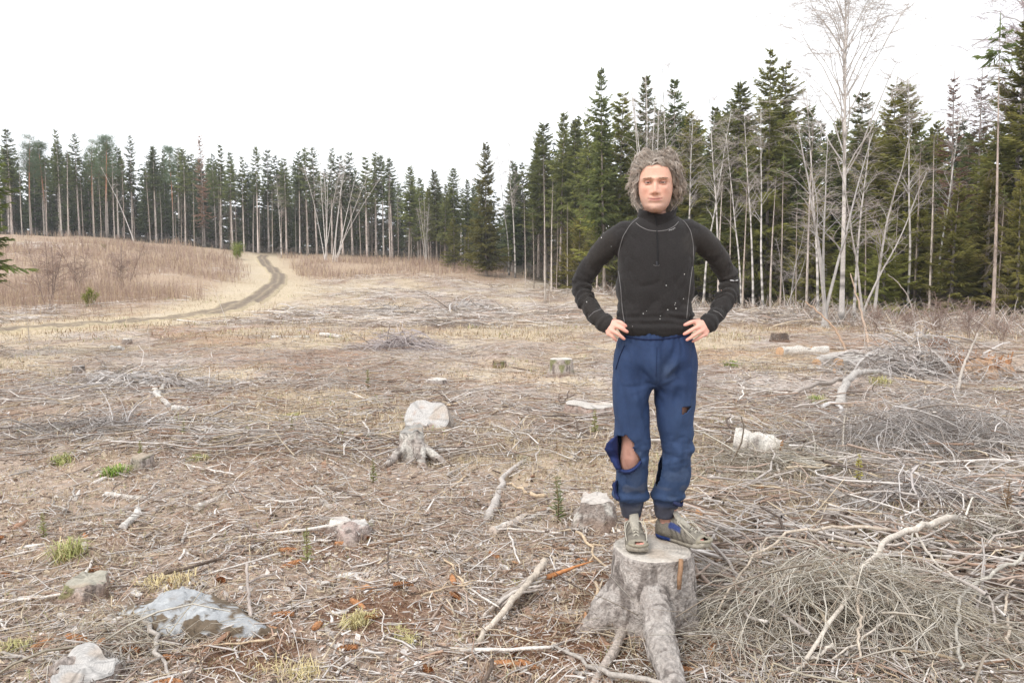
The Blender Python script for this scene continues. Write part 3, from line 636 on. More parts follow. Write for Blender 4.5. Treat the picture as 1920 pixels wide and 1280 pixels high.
for i, (p, d, y) in enumerate([(92, 34, 440), (150, 41, 455), (236, 44, 450)]):
    plant('shrub', p, d, y, label='thin leafless shrub on the brown bank at far left, ' + ordinal(i) + ' of three', group='leafless shrubs on the bank', name='bare_shrub', cat='shrub', rz=i * 1.7)
for i, (px, py, D, y) in enumerate([(427, 0, 25, 528), (1029, 0, 24, 505), (53, 0, 17.5, 568), (277, 0, 17, 583)]):
    plant('leaning' if i == 0 else 'snag', px, D, y, label=['thin pale bare sapling by the bend of the track', 'thin straight bare stick of a sapling left of the man', 'thin bare sapling at the far left edge of the slash', 'thin bare sapling near the small white-topped stump'][i], name='bare_sapling', cat='sapling', lean=[0, 0, -3, 2][i], rz=0)

# the spruce whose branches reach in at the left picture edge
plant('mid', -34, 16, h=5.2, wide=1.15, label='spruce branches reaching into view at the left picture edge', var=1, rz=.6)

# young spruces and brush filling the foot of the far wood, so no sky shows under the crowns
c = 0
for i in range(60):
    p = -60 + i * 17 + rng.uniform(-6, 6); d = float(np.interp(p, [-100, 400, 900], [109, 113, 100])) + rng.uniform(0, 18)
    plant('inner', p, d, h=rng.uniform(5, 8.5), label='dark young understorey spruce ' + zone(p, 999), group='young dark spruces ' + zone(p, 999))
# ------------------------------------------------------------------ forest litter (nobody could count it)
P_PALE, P_GREY, P_BROWN, P_RED, P_STRAW, P_DARK = lin(212, 205, 199), lin(184, 175, 168), lin(166, 147, 134), lin(168, 141, 123), lin(196, 180, 157), lin(108, 94, 85)
PAL = np.array([P_PALE, P_GREY, P_BROWN, P_RED, P_STRAW, P_DARK])
def palette(r, n, w):
    w = np.array(w, float); w /= w.sum(); c = PAL[r.choice(6, n, p=w)]
    return c * r.uniform(.8, 1.15, (n, 1))

def brushy(x, y):   # where slash lies thick
    u = x / np.maximum(y, 1) * F + 960
    return np.clip(fbm(x * .45, y * .33, 71, 4) + .16 * sstep(1250, 1400, u) * (1 - sstep(6.5, 9, y)) + .1 * sstep(9, 14, y) - .06 * sstep(1500, 600, u) * (y < 6), 0, 1)

def scatter(r, n, d0, d1, u=.82, keep=None):
    X, Y = np.zeros(0), np.zeros(0)
    for _ in range(30):
        m = int(n * 1.5); d = d0 * (d1 / d0) ** r.random(m); x = r.uniform(-u, u, m) * d
        if keep is not None:
            k = r.random(m) < keep(x, d); x, d = x[k], d[k]
        X, Y = np.concatenate([X, x]), np.concatenate([Y, d])
        if len(X) >= n: break
    return X[:n], Y[:n]

def lying(r, x, y, L, K, bend, lift, tilt=.08):
    n = len(x); a = r.uniform(0, PI, n) + .5 * (r.random(n) < .35) * 0; t = np.linspace(-.5, .5, K)[None]
    cv = r.normal(0, bend, (n, 1)); px = L[:, None] * t; py = L[:, None] * cv * (t * t * 4 - .3) + (np.cumsum(r.normal(0, bend * .35, (n, K)), 1) * L[:, None] if K > 3 else 0)
    ca, sa = np.cos(a)[:, None], np.sin(a)[:, None]
    X = x[:, None] + px * ca - py * sa; Y = y[:, None] + px * sa + py * ca
    Z = H(X, Y) + lift[:, None] + L[:, None] * t * r.normal(0, tilt, (n, 1)) - np.abs(t) * L[:, None] * .02
    return np.stack([X, Y, Z], -1)

def stick_stuff(name, label, seed, n, d0, d1, Lr, Rr, K, pal, bend=.08, lift=(.002, .03), tilt=.1, keep=None, S=3):
    r = np.random.default_rng(seed); x, y = scatter(r, n, d0, d1, keep=keep); n = len(x)
    L = np.exp(r.uniform(math.log(Lr[0]), math.log(Lr[1]), n)); R = np.exp(r.uniform(math.log(Rr[0]), math.log(Rr[1]), n))
    b = brushy(x, y); lf = r.uniform(lift[0], lift[1], n) * (1 + 1.1 * sstep(.5, .75, b))
    m = MB(); P_ = lying(r, x, y, L, K, bend, lf, tilt); R_ = R[:, None] * np.linspace(1, .55, K)[None]
    (m.tubes(P_, R_, S, palette(r, n, pal), cap=False) if S > 2 else m.ribbons(P_, R_, palette(r, n, pal), .25))
    return tag(m.build(name, M_TWIG), label, None, None, 'stuff')

DUFFS = [(at(1060, 1205), .3), (at(470, 1225), .26), (at(1230, 1240), .26), (at(700, 1140), .3), (at(1180, 1110), .35)]
def duffy(x, y): return np.max([np.exp(-(np.hypot(x - q.x, y - q.y) / rad) ** 4) for q, rad in DUFFS], 0)
thick = lambda x, y: .42 + .58 * sstep(.42, .6, brushy(x, y))
notpath = lambda x, y: sstep(2.2, 4.5, path_dist(x, y)) * (1 - .92 * scrub_mask(x, y)) * (1 - sstep(-2, 3, y - wood_edge(x / np.maximum(y, 1) * F + 960)))
stick_stuff('needle_litter', 'fine twigs and needles covering the near ground', 11, 80000, 2.4, 9, (.02, .11), (.001, .0026), 2, (2.2, 2.6, 3, 2, 2.2, .8), keep=lambda x, y: (.55 + .45 * sstep(.4, .55, brushy(x, y))) * (1 - .75 * duffy(x, y)), S=2)
stick_stuff('twig_litter', 'grey and brown twigs lying over the near ground', 12, 6800, 2.4, 13, (.08, .42), (.002, .0055), 3, (3, 4, 2.5, 1, 1.5, .8), bend=.12, lift=(.004, .045), keep=thick)
stick_stuff('slash_litter', 'grey branch slash strewn over the clearing', 13, 17000, 7, 34, (.12, .95), (.003, .010), 3, (4, 3.4, 2, .9, 1.8, .6), bend=.1, lift=(.006, .07), tilt=.08, keep=lambda x, y: thick(x, y) * notpath(x, y) * (1 - .6 * straw_mask(x, y)))
stick_stuff('far_slash', 'pale grey slash lying towards the wood', 14, 15000, 26, 75, (.4, 2.0), (.008, .02), 3, (3, 4.5, 2, .6, 1.5, .5), bend=.1, lift=(.01, .18), tilt=.06, keep=lambda x, y: thick(x, y) * notpath(x, y) * (1 - .6 * straw_mask(x, y)), S=2)

stick_stuff('wood_debris', 'pale broken bits of branch and splintered wood over the near ground', 19, 9000, 2.5, 18, (.025, .17), (.0035, .010), 3, (4, 3.5, 2.2, 2, 1.2, 1.4), bend=.07, lift=(.004, .03), tilt=.16, keep=lambda x, y: thick(x, y) * (1 - .7 * straw_mask(x, y)) * (1 - .7 * duffy(x, y)), S=3)  # dark bits in the mix stand in for shaded gaps between pieces
stick_stuff('coarse_slash', 'tangle of grey branches lying thick to the right of the man', 20, 1500, 3.7, 10.5, (.25, 1.2), (.004, .013), 6, (2, 4, 2.6, .8, .8, 1.2), bend=.14, lift=(.01, .12), tilt=.14, keep=lambda x, y: sstep(1240, 1360, x / y * F + 960) * (.35 + .65 * sstep(.42, .6, fbm(x * .9, y * .7, 87))) * (1 - .8 * sstep(7.5, 9, y) * (x / y * F + 960 < 1560)), S=4)
r = np.random.default_rng(15)      # bark flakes and wood chips
x, y = scatter(r, 62000, 2.4, 15); n = len(x); s = np.exp(r.uniform(math.log(.006), math.log(.03), n)) * (1 + .06 * y) * (1 - .5 * duffy(x, y))
a = r.uniform(0, 2 * PI, n); ux = np.stack([np.cos(a), np.sin(a), r.normal(0, .3, n)], 1); uy = np.stack([-np.sin(a), np.cos(a), r.normal(0, .35, n)], 1)
c = np.stack([x, y, H(x, y) + r.uniform(.001, .014, n)], 1); asp = r.uniform(.25, .8, (n, 1)); s = s[:, None]
k = r.uniform(.5, 1, (4, n, 1))
V = np.stack([c - ux * s * k[0], c + uy * s * asp * k[1] + [0, 0, .004], c + ux * s * k[2], c - uy * s * asp * k[3]], 1)
m = MB(); m.add(V.reshape(-1, 3), np.arange(n * 4).reshape(-1, 4), None, np.repeat(palette(r, n, (1.8, 2.2, 3.0, 2.4, 1.4, 1.0)), 4, 0))
tag(m.build('bark_litter', M_WOOD, smooth=False), 'brown bark flakes and chips bedded in the forest floor', None, None, 'stuff')

def blades(r, X, Y, n_per, h, w, spread, col, lean=.8, dry=True):
    """tufts: n_per arching blades round each (X, Y)"""
    N = len(X); m = N * n_per; cx = np.repeat(X, n_per) + r.normal(0, spread, m); cy = np.repeat(Y, n_per) + r.normal(0, spread, m)
    hh = np.repeat(np.broadcast_to(h, N), n_per) * r.uniform(.45, 1.2, m); a = r.uniform(0, 2 * PI, m); l = np.abs(r.normal(lean, .35, m))
    d = np.stack([np.cos(a), np.sin(a)], 1); z = H(cx, cy) - .01
    ww = np.broadcast_to(w, N).repeat(n_per)[:, None] * r.uniform(.6, 1.3, (m, 1)); px = np.stack([-d[:, 1], d[:, 0]], 1) * ww
    ph = r.uniform(-.6, .6, (m, 1)); px = px * np.cos(ph)
    b = np.stack([cx, cy, z], 1); e1 = np.concatenate([d * (hh * l * .45)[:, None], (hh * .75)[:, None]], 1); e2 = np.concatenate([d * (hh * l * 1.1)[:, None], (hh * (1.0 - .45 * l))[:, None]], 1)
    p3 = np.concatenate([px, np.zeros((m, 1))], 1)
    V = np.stack([b - p3, b + p3, b + e1 + p3 * .8, b + e1 - p3 * .8, b + e2], 1)
    base = np.arange(m) * 5
    C = np.repeat(np.repeat(col, n_per, 0) * r.uniform(.8, 1.2, (m, 1)), 5, 0)
    return V.reshape(-1, 3), base[:, None] + [[0, 1, 2, 3]], base[:, None] + [[3, 2, 4]], C

def straw_cols(r, n, green=.06):
    c = lin(188, 172, 144) * r.uniform(.8, 1.15, (n, 1)); g = r.random(n) < green
    c[g] = lin(138, 144, 88) * r.uniform(.8, 1.2, (g.sum(), 1)); b = r.random(n) < .35; c[b] = lin(164, 142, 120)
    return c
r = np.random.default_rng(16); m = MB()
x, y = scatter(r, 6500, 2.4, 10, keep=lambda x, y: .25 + .75 * sstep(.4, .6, fbm(x * .8, y * .8, 91)))
m.add(*blades(r, x, y, 8, .045 * r.uniform(.6, 1.5, len(x)) * (1 + .05 * y), .0013, .09, straw_cols(r, len(x), .09), lean=1.5))
for n, d0, d1, per, h, w, sp in ((800, 2.4, 8, 20, .085, .0017, .055), (2500, 7, 26, 10, .10, .0038, .13), (2600, 20, 62, 7, .14, .010, .35)):
    x, y = scatter(r, n, d0, d1, keep=lambda x, y: np.clip(straw_mask(x, y) * (1 - scrub_mask(x, y)) + .03, 0, 1) * (path_dist(x, y) > 1.3))
    m.add(*blades(r, x, y, per, h * r.uniform(.6, 1.5, len(x)), w, sp, straw_cols(r, len(x)), lean=.95))
tag(m.build('dry_grass', M_GRASS), 'bleached dry grass in patches over the clearing', None, None, 'stuff')

r = np.random.default_rng(26); m = MB()      # brown moss and duff where the soil was turned
for q, rad in DUFFS:
    n = 420; a = r.uniform(0, 2 * PI, n); d = rad * np.sqrt(r.random(n)) * r.uniform(.8, 1.15, n)
    m.add(*blades(r, q.x + d * np.cos(a), q.y + d * np.sin(a), 9, .02 * r.uniform(.6, 1.5, n), .0014, .02, np.where(r.random((n, 1)) < .75, lin(118, 84, 62)[None], lin(150, 120, 88)[None]) * r.uniform(.75, 1.2, (n, 1)), lean=.9))
tag(m.build('brown_moss', M_GRASS), 'crumbly reddish-brown moss and duff on bare patches near the stump and rock', None, None, 'stuff')
# ---- brown scrub on the bank and before the wood
r = np.random.default_rng(17); m = MB()
x, y = scatter(r, 20000, 29, 100, keep=lambda x, y: scrub_mask(x, y) * (.06 + .94 * sstep(.42, .6, fbm(x * .24, y * .17, 52, 5))) * (path_dist(x, y) > 1.8) * (1 - sstep(-3, 2, y - wood_edge(x / np.maximum(y, 1) * F + 960)))); n = len(x)
h = r.uniform(.22, .9, n) * (.35 + 1.2 * fbm(x * .2, y * .2, 5)) * np.where(r.random(n) < .04, 1.7, 1); z = H(x, y) - .03
col = np.where(r.random((n, 1)) < .6, lin(168, 146, 131)[None], np.where(r.random((n, 1)) < .45, lin(144, 122, 110)[None], lin(190, 170, 142)[None])) * r.uniform(.85, 1.15, (n, 1))
lx, ly = r.normal(0, .16, n) * h, r.normal(0, .16, n) * h; b = np.stack([x, y, z], 1); tp = b + np.stack([lx, ly, h], 1)
wd = .008 * (y / 45)[:, None]
m.ribbons(np.stack([b, (b + tp) / 2 + r.normal(0, .02, (n, 3)), tp], 1), 1.35 * wd * np.array([[1, .75, .35]]), col, 1)
for q in range(3):
    f = r.uniform(.25, .85, (n, 1)); o = b + (tp - b) * f; e = o + np.stack([r.normal(0, .17, n), r.normal(0, .17, n), r.uniform(.1, .4, n)], 1) * h[:, None]
    sd = np.cross(e - o, r.normal(0, 1, (n, 3))); sd /= np.linalg.norm(sd, axis=1, keepdims=True) + 1e-9
    V = np.stack([o - sd * wd * .6, o + sd * wd * .6, e], 1); m.add(V.reshape(-1, 3), None, np.arange(n * 3).reshape(-1, 3), np.repeat(col, 3, 0))
tag(m.build('birch_scrub', M_FINE), 'knee-high brown leafless scrub on the bank and before the wood', None, None, 'stuff')
# fine dead undergrowth along the foot of the near wood
r = np.random.default_rng(18); m = MB()
x, y = scatter(r, 6500, 15, 62, u=.75, keep=lambda x, y: np.exp(-((y - wood_edge(x / y * F + 960) + 1.5) / 2.6) ** 2) * (x / y * F + 960 > 930)); n = len(x)
z = H(x, y); L = r.uniform(.4, 1.5, n); a = r.uniform(0, 2 * PI, n); el = r.uniform(.05, 1.3, n); t = np.linspace(0, 1, 4)[None]
d = np.stack([np.cos(a) * np.cos(el), np.sin(a) * np.cos(el), np.sin(el)], 1)
B = np.stack([x, y, z], 1)[:, None] + d[:, None] * (L[:, None] * t)[..., None] * .9; B[..., 2] -= .25 * L[:, None] * t ** 2; B += np.cumsum(r.normal(0, .02, B.shape), 1)
m.ribbons(B, (.0115 * y / 30)[:, None] * (1 - .6 * t), palette(r, n, (1, 4, 3, .5, 1, 1)), 1)
tag(m.build('dead_undergrowth', M_FINE), 'tangle of dead twigs along the foot of the near wood', None, None, 'stuff')
# ------------------------------------------------------------------ stumps, logs, rock
GREYBARK = lin(158, 150, 144); PINKBARK = lin(172, 158, 150); CUTW = lin(198, 190, 182); CUTG = lin(190, 186, 182); ORANGE = lin(190, 120, 62); MOSS = lin(120, 122, 78)

def bark_tint(V, seed, base=GREYBARK, alt=PINKBARK, dark=lin(112, 102, 96), lichen=0.0, moss=0.0):
    a = noise3(V * 9, seed)[:, None]; c = base * (1 - a) + alt * a
    f = sstep(.58, .7, noise3(V * 34, seed + 3))[:, None] * .55; c = c * (1 - f) + dark * f
    f = sstep(.57, .66, noise3(V * 60, seed + 8))[:, None] * .35; c = c * (1 - f) + lin(190, 184, 178) * f; f = sstep(.60, .66, noise3(V * np.array([46, 46, 13]), seed + 21))[:, None] * .7; c = c * (1 - f) + dark * .7 * f
    if lichen: f = sstep(.62 - lichen * .2, .7 - lichen * .2, noise3(V * 16, seed + 5))[:, None] * .7; c = c * (1 - f) + lin(208, 204, 196) * f
    if moss: f = sstep(.62 - moss * .25, .72 - moss * .25, noise3(V * 12, seed + 6))[:, None] * .8; c = c * (1 - f) + MOSS * f
    return c

def stump(name, label, loc, R, h, roots=(), seed=0, voxel=None, tilt=(0, 0), flare=.5, irregular=.06, cut_col=CUTW, core=None, base=GREYBARK, alt=PINKBARK, lichen=0., moss=0., crest=0., rot=0, group=None, cat='tree stump', rough=1.0, soil=.25, cutslope=(0, 0)):
    """roots: (azimuth, length, radius at the collar, start height, sag) each"""
    r = np.random.default_rng(seed); voxel = voxel or max(R * .085, .009)
    M = 48; tt = np.linspace(0, 2 * PI, M, endpoint=False); K = 9; zz = np.linspace(-.1, h, K)
    out = R * (1 + irregular * (np.sin(2 * tt + seed) + .6 * np.sin(3 * tt + 2 * seed) + .5 * np.sin(5 * tt + seed * 3)))
    V = []
    for z in zz:
        f = np.clip(1 - z / h, 0, 1.4); fl = 1 + flare * .35 * f ** 2
        lob = sum(np.exp(-(((tt - q[0] + PI) % (2 * PI) - PI) / .35) ** 2) * q[2] / R * .5 * f ** 1.3 for q in roots) if roots else flare * .25 * f ** 1.5 * np.maximum(0, np.sin(tt * 4 + seed))
        rad = out * (fl + lob); zc = z + (crest * R * (noise3(np.stack([np.cos(tt), np.sin(tt), tt * 0], 1) * 2.3, seed) - .5) if z == h else 0)
        V.append(np.stack([np.cos(tt) * rad, np.sin(tt) * rad, np.broadcast_to(zc, M) + (cutslope[0] * np.cos(tt) * rad + cutslope[1] * np.sin(tt) * rad) * np.clip(z / h, 0, 1)], 1))
    V = np.concatenate(V); a, b = np.meshgrid(np.arange(K - 1), np.arange(M), indexing='ij'); b2 = (b + 1) % M
    Q = np.stack([a * M + b, a * M + b2, (a + 1) * M + b2, (a + 1) * M + b], -1).reshape(-1, 4)
    n0 = len(V); top = V[(K - 1) * M:]; V = np.concatenate([V, [V[:M].mean(0)], [top.mean(0)]])
    ar = np.arange(M); T = np.concatenate([np.stack([np.full(M, n0), (ar + 1) % M, ar], 1), np.stack([np.full(M, n0 + 1), (K - 1) * M + ar, (K - 1) * M + (ar + 1) % M], 1)])
    mb = MB(); mb.add(V, Q, T)
    for az, L, r0, z0, sag in roots:
        t = np.linspace(0, 1, 9); d = R * .55 + L * t
        wig = np.cumsum(r.normal(0, .05, 9)) * L * .25
        z = z0 * (1 - t) ** 1.25 * 1.0 + (-sag) * t - .02
        P = np.stack([np.cos(az) * d - np.sin(az) * wig, np.sin(az) * d + np.cos(az) * wig, z], 1)
        mb.tubes(P, r0 * (1 - .5 * t ** .8) * (1 + .12 * np.sin(t * 9 + seed)), 10)
    V, Q, T = remesh(mb, voxel, 3, .6)
    N = normals_of(V, Q, T); side = 1 - sstep(h * .93, h, V[:, 2])
    V = V + N * ((noise3(V * 14, seed) - .5) * .022 * rough + (noise3(V * np.array([46, 46, 13]), seed + 21) - .5) * -.016 * rough + (noise3(V * 95, seed + 4) - .5) * .006 * rough)[:, None] * (.25 + .75 * side[:, None]) * min(1, R / .17)
    c = bark_tint(V, seed, base, alt, lichen=lichen, moss=moss)
    if soil: f = (1 - sstep(.01, .09, V[:, 2] + (noise3(V * 20, seed) - .5) * .08))[:, None] * soil * 2; c = c * (1 - np.clip(f, 0, .85)) + lin(120, 92, 72) * np.clip(f, 0, .85)
    t = thing(name, label, cat, loc, group, (tilt[0], tilt[1], rot))
    if crest > .3:                                   # splintered rim and flakes of loose bark
        n = int(70 * min(crest, 1)); a_ = r.uniform(0, 2 * PI, n); w_ = np.interp(a_, tt, out, period=2 * PI) * r.uniform(.8, 1.05, n); hh_ = r.uniform(.15, .6, n) * R * min(crest, .9)
        zb = h * r.uniform(.35, .98, n); b0 = np.stack([np.cos(a_) * w_, np.sin(a_) * w_, zb - .02], 1); b1 = b0 + np.stack([np.cos(a_) * hh_ * .3 + r.normal(0, .06, n) * R, np.sin(a_) * hh_ * .3 + r.normal(0, .06, n) * R, hh_], 1)
        sm = MB(); sm.tubes(np.stack([b0, (b0 + b1) / 2 + r.normal(0, .01, (n, 3)), b1], 1), R * r.uniform(.03, .085, (n, 1)) * np.array([[1, .8, .2]]), 4, np.where(r.random((n, 1)) < .6, base[None], cut_col[None]) * r.uniform(.7, 1.1, (n, 1)), flat=.5)
        o_ = sm.build('splinters', M_WOOD, t, smooth=False); o_['kind'] = 'stuff'
    me = mesh_arrays('bark', V, Q, T, c); me.materials.append(M_BARK); link('bark', me, t)
    # cut face: a slightly domed sawn disc with rings, standing 3 mm proud
    rings = 26; rad = np.linspace(0, .985, rings)[:, None]; P = top.mean(0) * (1 - rad[..., None]) + top[None] * rad[..., None]
    P = P.reshape(-1, 3); P[:, 2] += .006 + (noise3(P * 30, seed) - .5) * .008 * rough; P[-M:, 2] -= .008
    a, b = np.meshgrid(np.arange(rings - 1), np.arange(M), indexing='ij'); b2 = (b + 1) % M
    Q = np.stack([a * M + b, (a + 1) * M + b, (a + 1) * M + b2, a * M + b2], -1).reshape(-1, 4)
    rr_ = np.repeat(rad[:, 0], M); g = .88 + .12 * np.sin(rr_ * 70 + 3 * noise3(P * 8, seed)) + .25 * (noise3(P * 22, seed + 7) - .5)
    c = cut_col * g[:, None]
    f = sstep(.55, .68, noise3(P * 11, seed + 11))[:, None] * .5; c = c * (1 - f) + lin(168, 150, 132) * f
    if core is not None: f = (sstep(.52, .62, noise3(P * 13, seed + 2)) * (1 - sstep(.35, .75, rr_)))[:, None] * .85; c = c * (1 - f) + core * f
    ck = r.uniform(0, 2 * PI, 7)
    ang = np.tile(tt, rings); 
    for q in ck: c[(np.abs((ang - q + PI) % (2 * PI) - PI) < .07) & (rr_ > .25)] *= .72
    me = mesh_arrays('cut_face', P, Q, None, c); me.materials.append(M_CUT); link('cut_face', me, t)
    return t

def on(px, py, dz=0): p = at(px, py); return (p.x, p.y, p.z + dz)

# the stump the man stands on -------------------------------------------------
MY = 3.66                                      # depth of the man
SX = pl(1222, 1030, MY).x; STOP = pl(1222, 1027, MY).z
gz0 = Hs(SX, MY); SH = STOP - gz0
MAIN = stump('tree_stump', 'large grey tree stump with spreading roots that the man stands on', (SX, MY, gz0), .186, SH,
      roots=((-2.8, .30, .105, .24, .05), (-2.3, .12, .08, .18, .04), (-1.585, .98, .080, .26, .0), (-.35, .1, .07, .14, .05), (.6, .3, .08, .16, .05), (2.2, .3, .08, .16, .05)), seed=4, voxel=.0075, flare=.4, irregular=.05, lichen=.0, base=lin(158, 151, 145), alt=lin(168, 159, 153), cut_col=lin(202, 194, 184), rough=1.5, soil=.15)
m = MB()
t = np.linspace(0, 1, 7)[None]
P0 = np.array([pl(1277, 1047, MY - .172), pl(1276, 1064, MY - .186), pl(1274, 1082, MY - .2), pl(1273, 1104, MY - .21)]); m.tubes(P0[None], [[.011, .012, .012, .010]], 5, lin(150, 118, 92))
m.build('bark_strip', M_WOOD, None); o = bpy.data.objects['bark_strip']; o.parent = MAIN; o.location = (-SX, -MY, -gz0)
m = MB()
pts = np.array([on(1182, 1150, .06), on(1168, 1195, .035), on(1150, 1232, .02), on(1128, 1262, .015), on(1104, 1300, .01)])
m.tubes(pts[None], [[.026, .024, .023, .018, .014]], 7, lin(176, 164, 154)); o = m.build('thin_root', M_BARK); o.parent = MAIN; o.location = (-SX, -MY, -gz0)

# the other stumps ------------------------------------------------------------
def st(px, py, wpx, hpx, label, **k):
    """px, py: middle of the base in the photo; wpx, hpx: width of the top and height"""
    p = at(px, py); sc = math.hypot(p.y, CAM_Z) / F; k.setdefault('seed', int(px) % 97)
    return stump('tree_stump', label, (p.x, p.y + wpx * sc * .4, p.z - .01), wpx * sc / 2, max(hpx * sc, .03), **k)
st(1122, 985, 68, 46, 'white-topped weathered stump just behind the man\'s feet, dark on its left side', roots=((-2.5, .2, .06, .12, .03), (-1.6, .12, .05, .12, .02), (2.8, .16, .06, .1, .02), (-.8, .14, .05, .1, .03)), crest=.7, irregular=.16, rough=2.2, base=lin(170, 160, 152), alt=lin(120, 106, 98), lichen=.6, flare=.9)
st(1108, 786, 86, 24, 'low broad stump with a flat white cut top left of the man\'s thigh', irregular=.2, crest=.28, rough=1.6, cut_col=lin(198, 191, 183), base=lin(158, 128, 112), roots=((-1.6, .2, .06, .1, .04), (.2, .25, .06, .1, .04)))
st(1053, 705, 40, 32, 'upright grey tree stump with clean cut top, in the middle of the clearing', cut_col=lin(214, 208, 200), flare=.6, moss=.35, base=lin(168, 160, 152))
st(818, 726, 38, 15, 'small low stump with a pale flat top in the middle of the clearing', cut_col=lin(212, 206, 198))
st(772, 868, 46, 62, 'grey rotten stump with splayed roots below the tilted sawn disc', roots=((-2.3, .42, .05, .2, .03), (-1.2, .36, .06, .24, .02), (-.5, .5, .045, .2, .04), (.6, .2, .05, .15, .03), (2.6, .2, .05, .1, .03)), crest=.9, base=lin(176, 172, 168), alt=lin(150, 134, 122), cut_col=lin(160, 156, 150), irregular=.14, lichen=.4, rough=1.5)
st(648, 1012, 76, 26, 'white flaking stump with one thick root running down towards the camera', roots=((-1.32, .34, .062, .1, .06), (2.9, .12, .05, .06, .03), (.3, .14, .04, .08, .02)), cut_col=lin(206, 200, 194), irregular=.2, crest=.6, rough=1.8, alt=lin(180, 158, 150), moss=.3)
st(152, 1128, 70, 34, 'mossy crumbling stump left of the pale rock', roots=((-2.4, .16, .045, .08, .03), (-1.5, .1, .05, .08, .03)), cut_col=lin(170, 164, 150), moss=.35, crest=.6, irregular=.12, base=lin(170, 150, 136), rough=1.6)
st(132, 1300, 120, 22, 'bleached weathered stump cut by the lower left picture edge', cut_col=lin(186, 182, 178), base=lin(160, 152, 146), crest=1.1, irregular=.2, lichen=.3, rough=2.4, roots=((2.9, .2, .05, .08, .03),))
st(262, 882, 36, 26, 'small rotten grey stump with moss beside a green grass tuft', moss=.6, crest=.8, cut_col=lin(160, 150, 136), irregular=.14, rough=1.6)
st(235, 645, 18, 10, 'tiny far stump with a bright cut top on the rusty patch', cut_col=lin(224, 218, 208))
st(143, 702, 22, 16, 'small dark grey stump in the dry grass at far left', base=lin(134, 126, 120), alt=lin(120, 110, 104), cut_col=lin(160, 152, 146))
st(1465, 641, 30, 16, 'dark brown stump right of the man\'s hand, at the edge of the slash', base=lin(104, 88, 78), alt=lin(90, 78, 70), cut_col=lin(130, 112, 98), crest=.5)
st(1766, 656, 36, 22, 'dark rotten stump with rusty core under the leafless thicket', base=lin(96, 82, 74), alt=lin(150, 106, 78), cut_col=lin(150, 106, 76), crest=.8)
st(574, 968, 12, 9, 'very small pale stump remnant above the flaking stump', cut_col=lin(206, 200, 192))
st(936, 690, 24, 14, 'low mossy broken stump left of the upright grey stump', moss=.5, base=lin(120, 104, 90), crest=.8, cut_col=lin(140, 122, 100))
st(1565, 985, 40, 26, 'small grey-brown stump hidden among the branches right of the man', crest=.8, base=lin(164, 150, 140), cut_col=lin(170, 160, 150), irregular=.14)
st(1890, 1130, 90, 40, 'dark grey stump half buried under the brush pile at the right picture edge', base=lin(126, 116, 108), alt=lin(150, 126, 108), cut_col=lin(140, 130, 122), crest=.4)
st(1850, 706, 110, 28, 'crumbled orange rotten stump on the right', base=lin(176, 132, 98), alt=lin(200, 176, 152), cut_col=lin(182, 138, 102), crest=1.2, irregular=.16, rough=2, core=ORANGE)

# tilted sawn disc ------------------------------------------------------------
p = at(806, 806)
sc = p.y / F
t = stump('sawn_log_slice', 'thick pale sawn slice of trunk lying tilted, with orange rot spots on its face', (p.x, p.y + .12, p.z + .0), 46 * sc, .17, seed=41, irregular=.12, cut_col=lin(190, 186, 182), core=lin(158, 122, 96), base=lin(176, 167, 158), alt=lin(146, 132, 120), flare=.1, soil=0, tilt=(.72, -.12), rot=-.2, cat='log slice')
o = link('side_knob', None, None) if False else None

# logs ------------------------------------------------------------------------
def log(name, label, A, B, r0, r1, seed=0, cat='log', bark=lin(196, 190, 182), end=lin(206, 196, 182), end2=None, bend=.03, K=14, S=16, group=None, rough=1.0, lichen=.5, flat=1.0):
    r = np.random.default_rng(seed); A, B = np.array(A, float), np.array(B, float); L = np.linalg.norm(B - A); t = np.linspace(0, 1, K)
    side = np.cross(B - A, [0, 0, 1]); side /= np.linalg.norm(side) + 1e-9
    P = A[None] + (B - A)[None] * t[:, None] + side[None] * (np.sin(t * PI) * bend * L * r.choice([-1, 1]) + np.cumsum(r.normal(0, .008, K)) * L)[:, None]
    P[:, 2] += np.cumsum(r.normal(0, .004, K)) * L
    R = r0 + (r1 - r0) * t; R = R * (1 + .06 * np.sin(t * 11 + seed) + r.normal(0, .03, K))
    C0 = P.mean(0); m = MB(); m.tubes((P - C0)[None], R[None], S, bark, cap=False, flat=flat)
    V, Q, T, C = m.arrays(); j = (noise3((V + C0) * np.array([22, 22, 22]), seed) - .5) * .5 * rough * max(r0, r1)
    ax = (P - C0)[np.repeat(np.arange(K), S)]; V = ax + (V - ax) * (1 + j / np.repeat(R, S))[:, None]
    t_ = thing(name, label, cat, C0, group)
    me = mesh_arrays('bark', V, Q, T, bark_tint(V + seed, seed, bark, bark * .85, lichen=lichen)); me.materials.append(M_BARK); link('bark', me, t_)
    for k, (e, cc) in enumerate(((0, end), (K - 1, end2 if end2 is not None else end))):
        ring = V[e * S:(e + 1) * S]; c = ring.mean(0); d = (P[e] - P[1 if e == 0 else K - 2]); d /= np.linalg.norm(d)
        vv = np.concatenate([[c + d * .004], c + (ring - c) * .55 + d * .004, ring * 1.0 + d * .001]); ar = np.arange(S); a2 = (ar + 1) % S
        TT = np.stack([np.zeros(S, int), 1 + ar, 1 + a2], 1); QQ = np.stack([1 + ar, 1 + S + ar, 1 + S + a2, 1 + a2], 1)
        if e == 0: TT, QQ = TT[:, ::-1], QQ[:, ::-1]
        colr = np.concatenate([[cc * .8], np.tile(cc, (S, 1)), np.tile(cc * .92, (S, 1))])
        me = mesh_arrays('cut_end', vv, QQ, TT, colr); me.materials.append(M_CUT); link('cut_end', me, t_)
    return t_

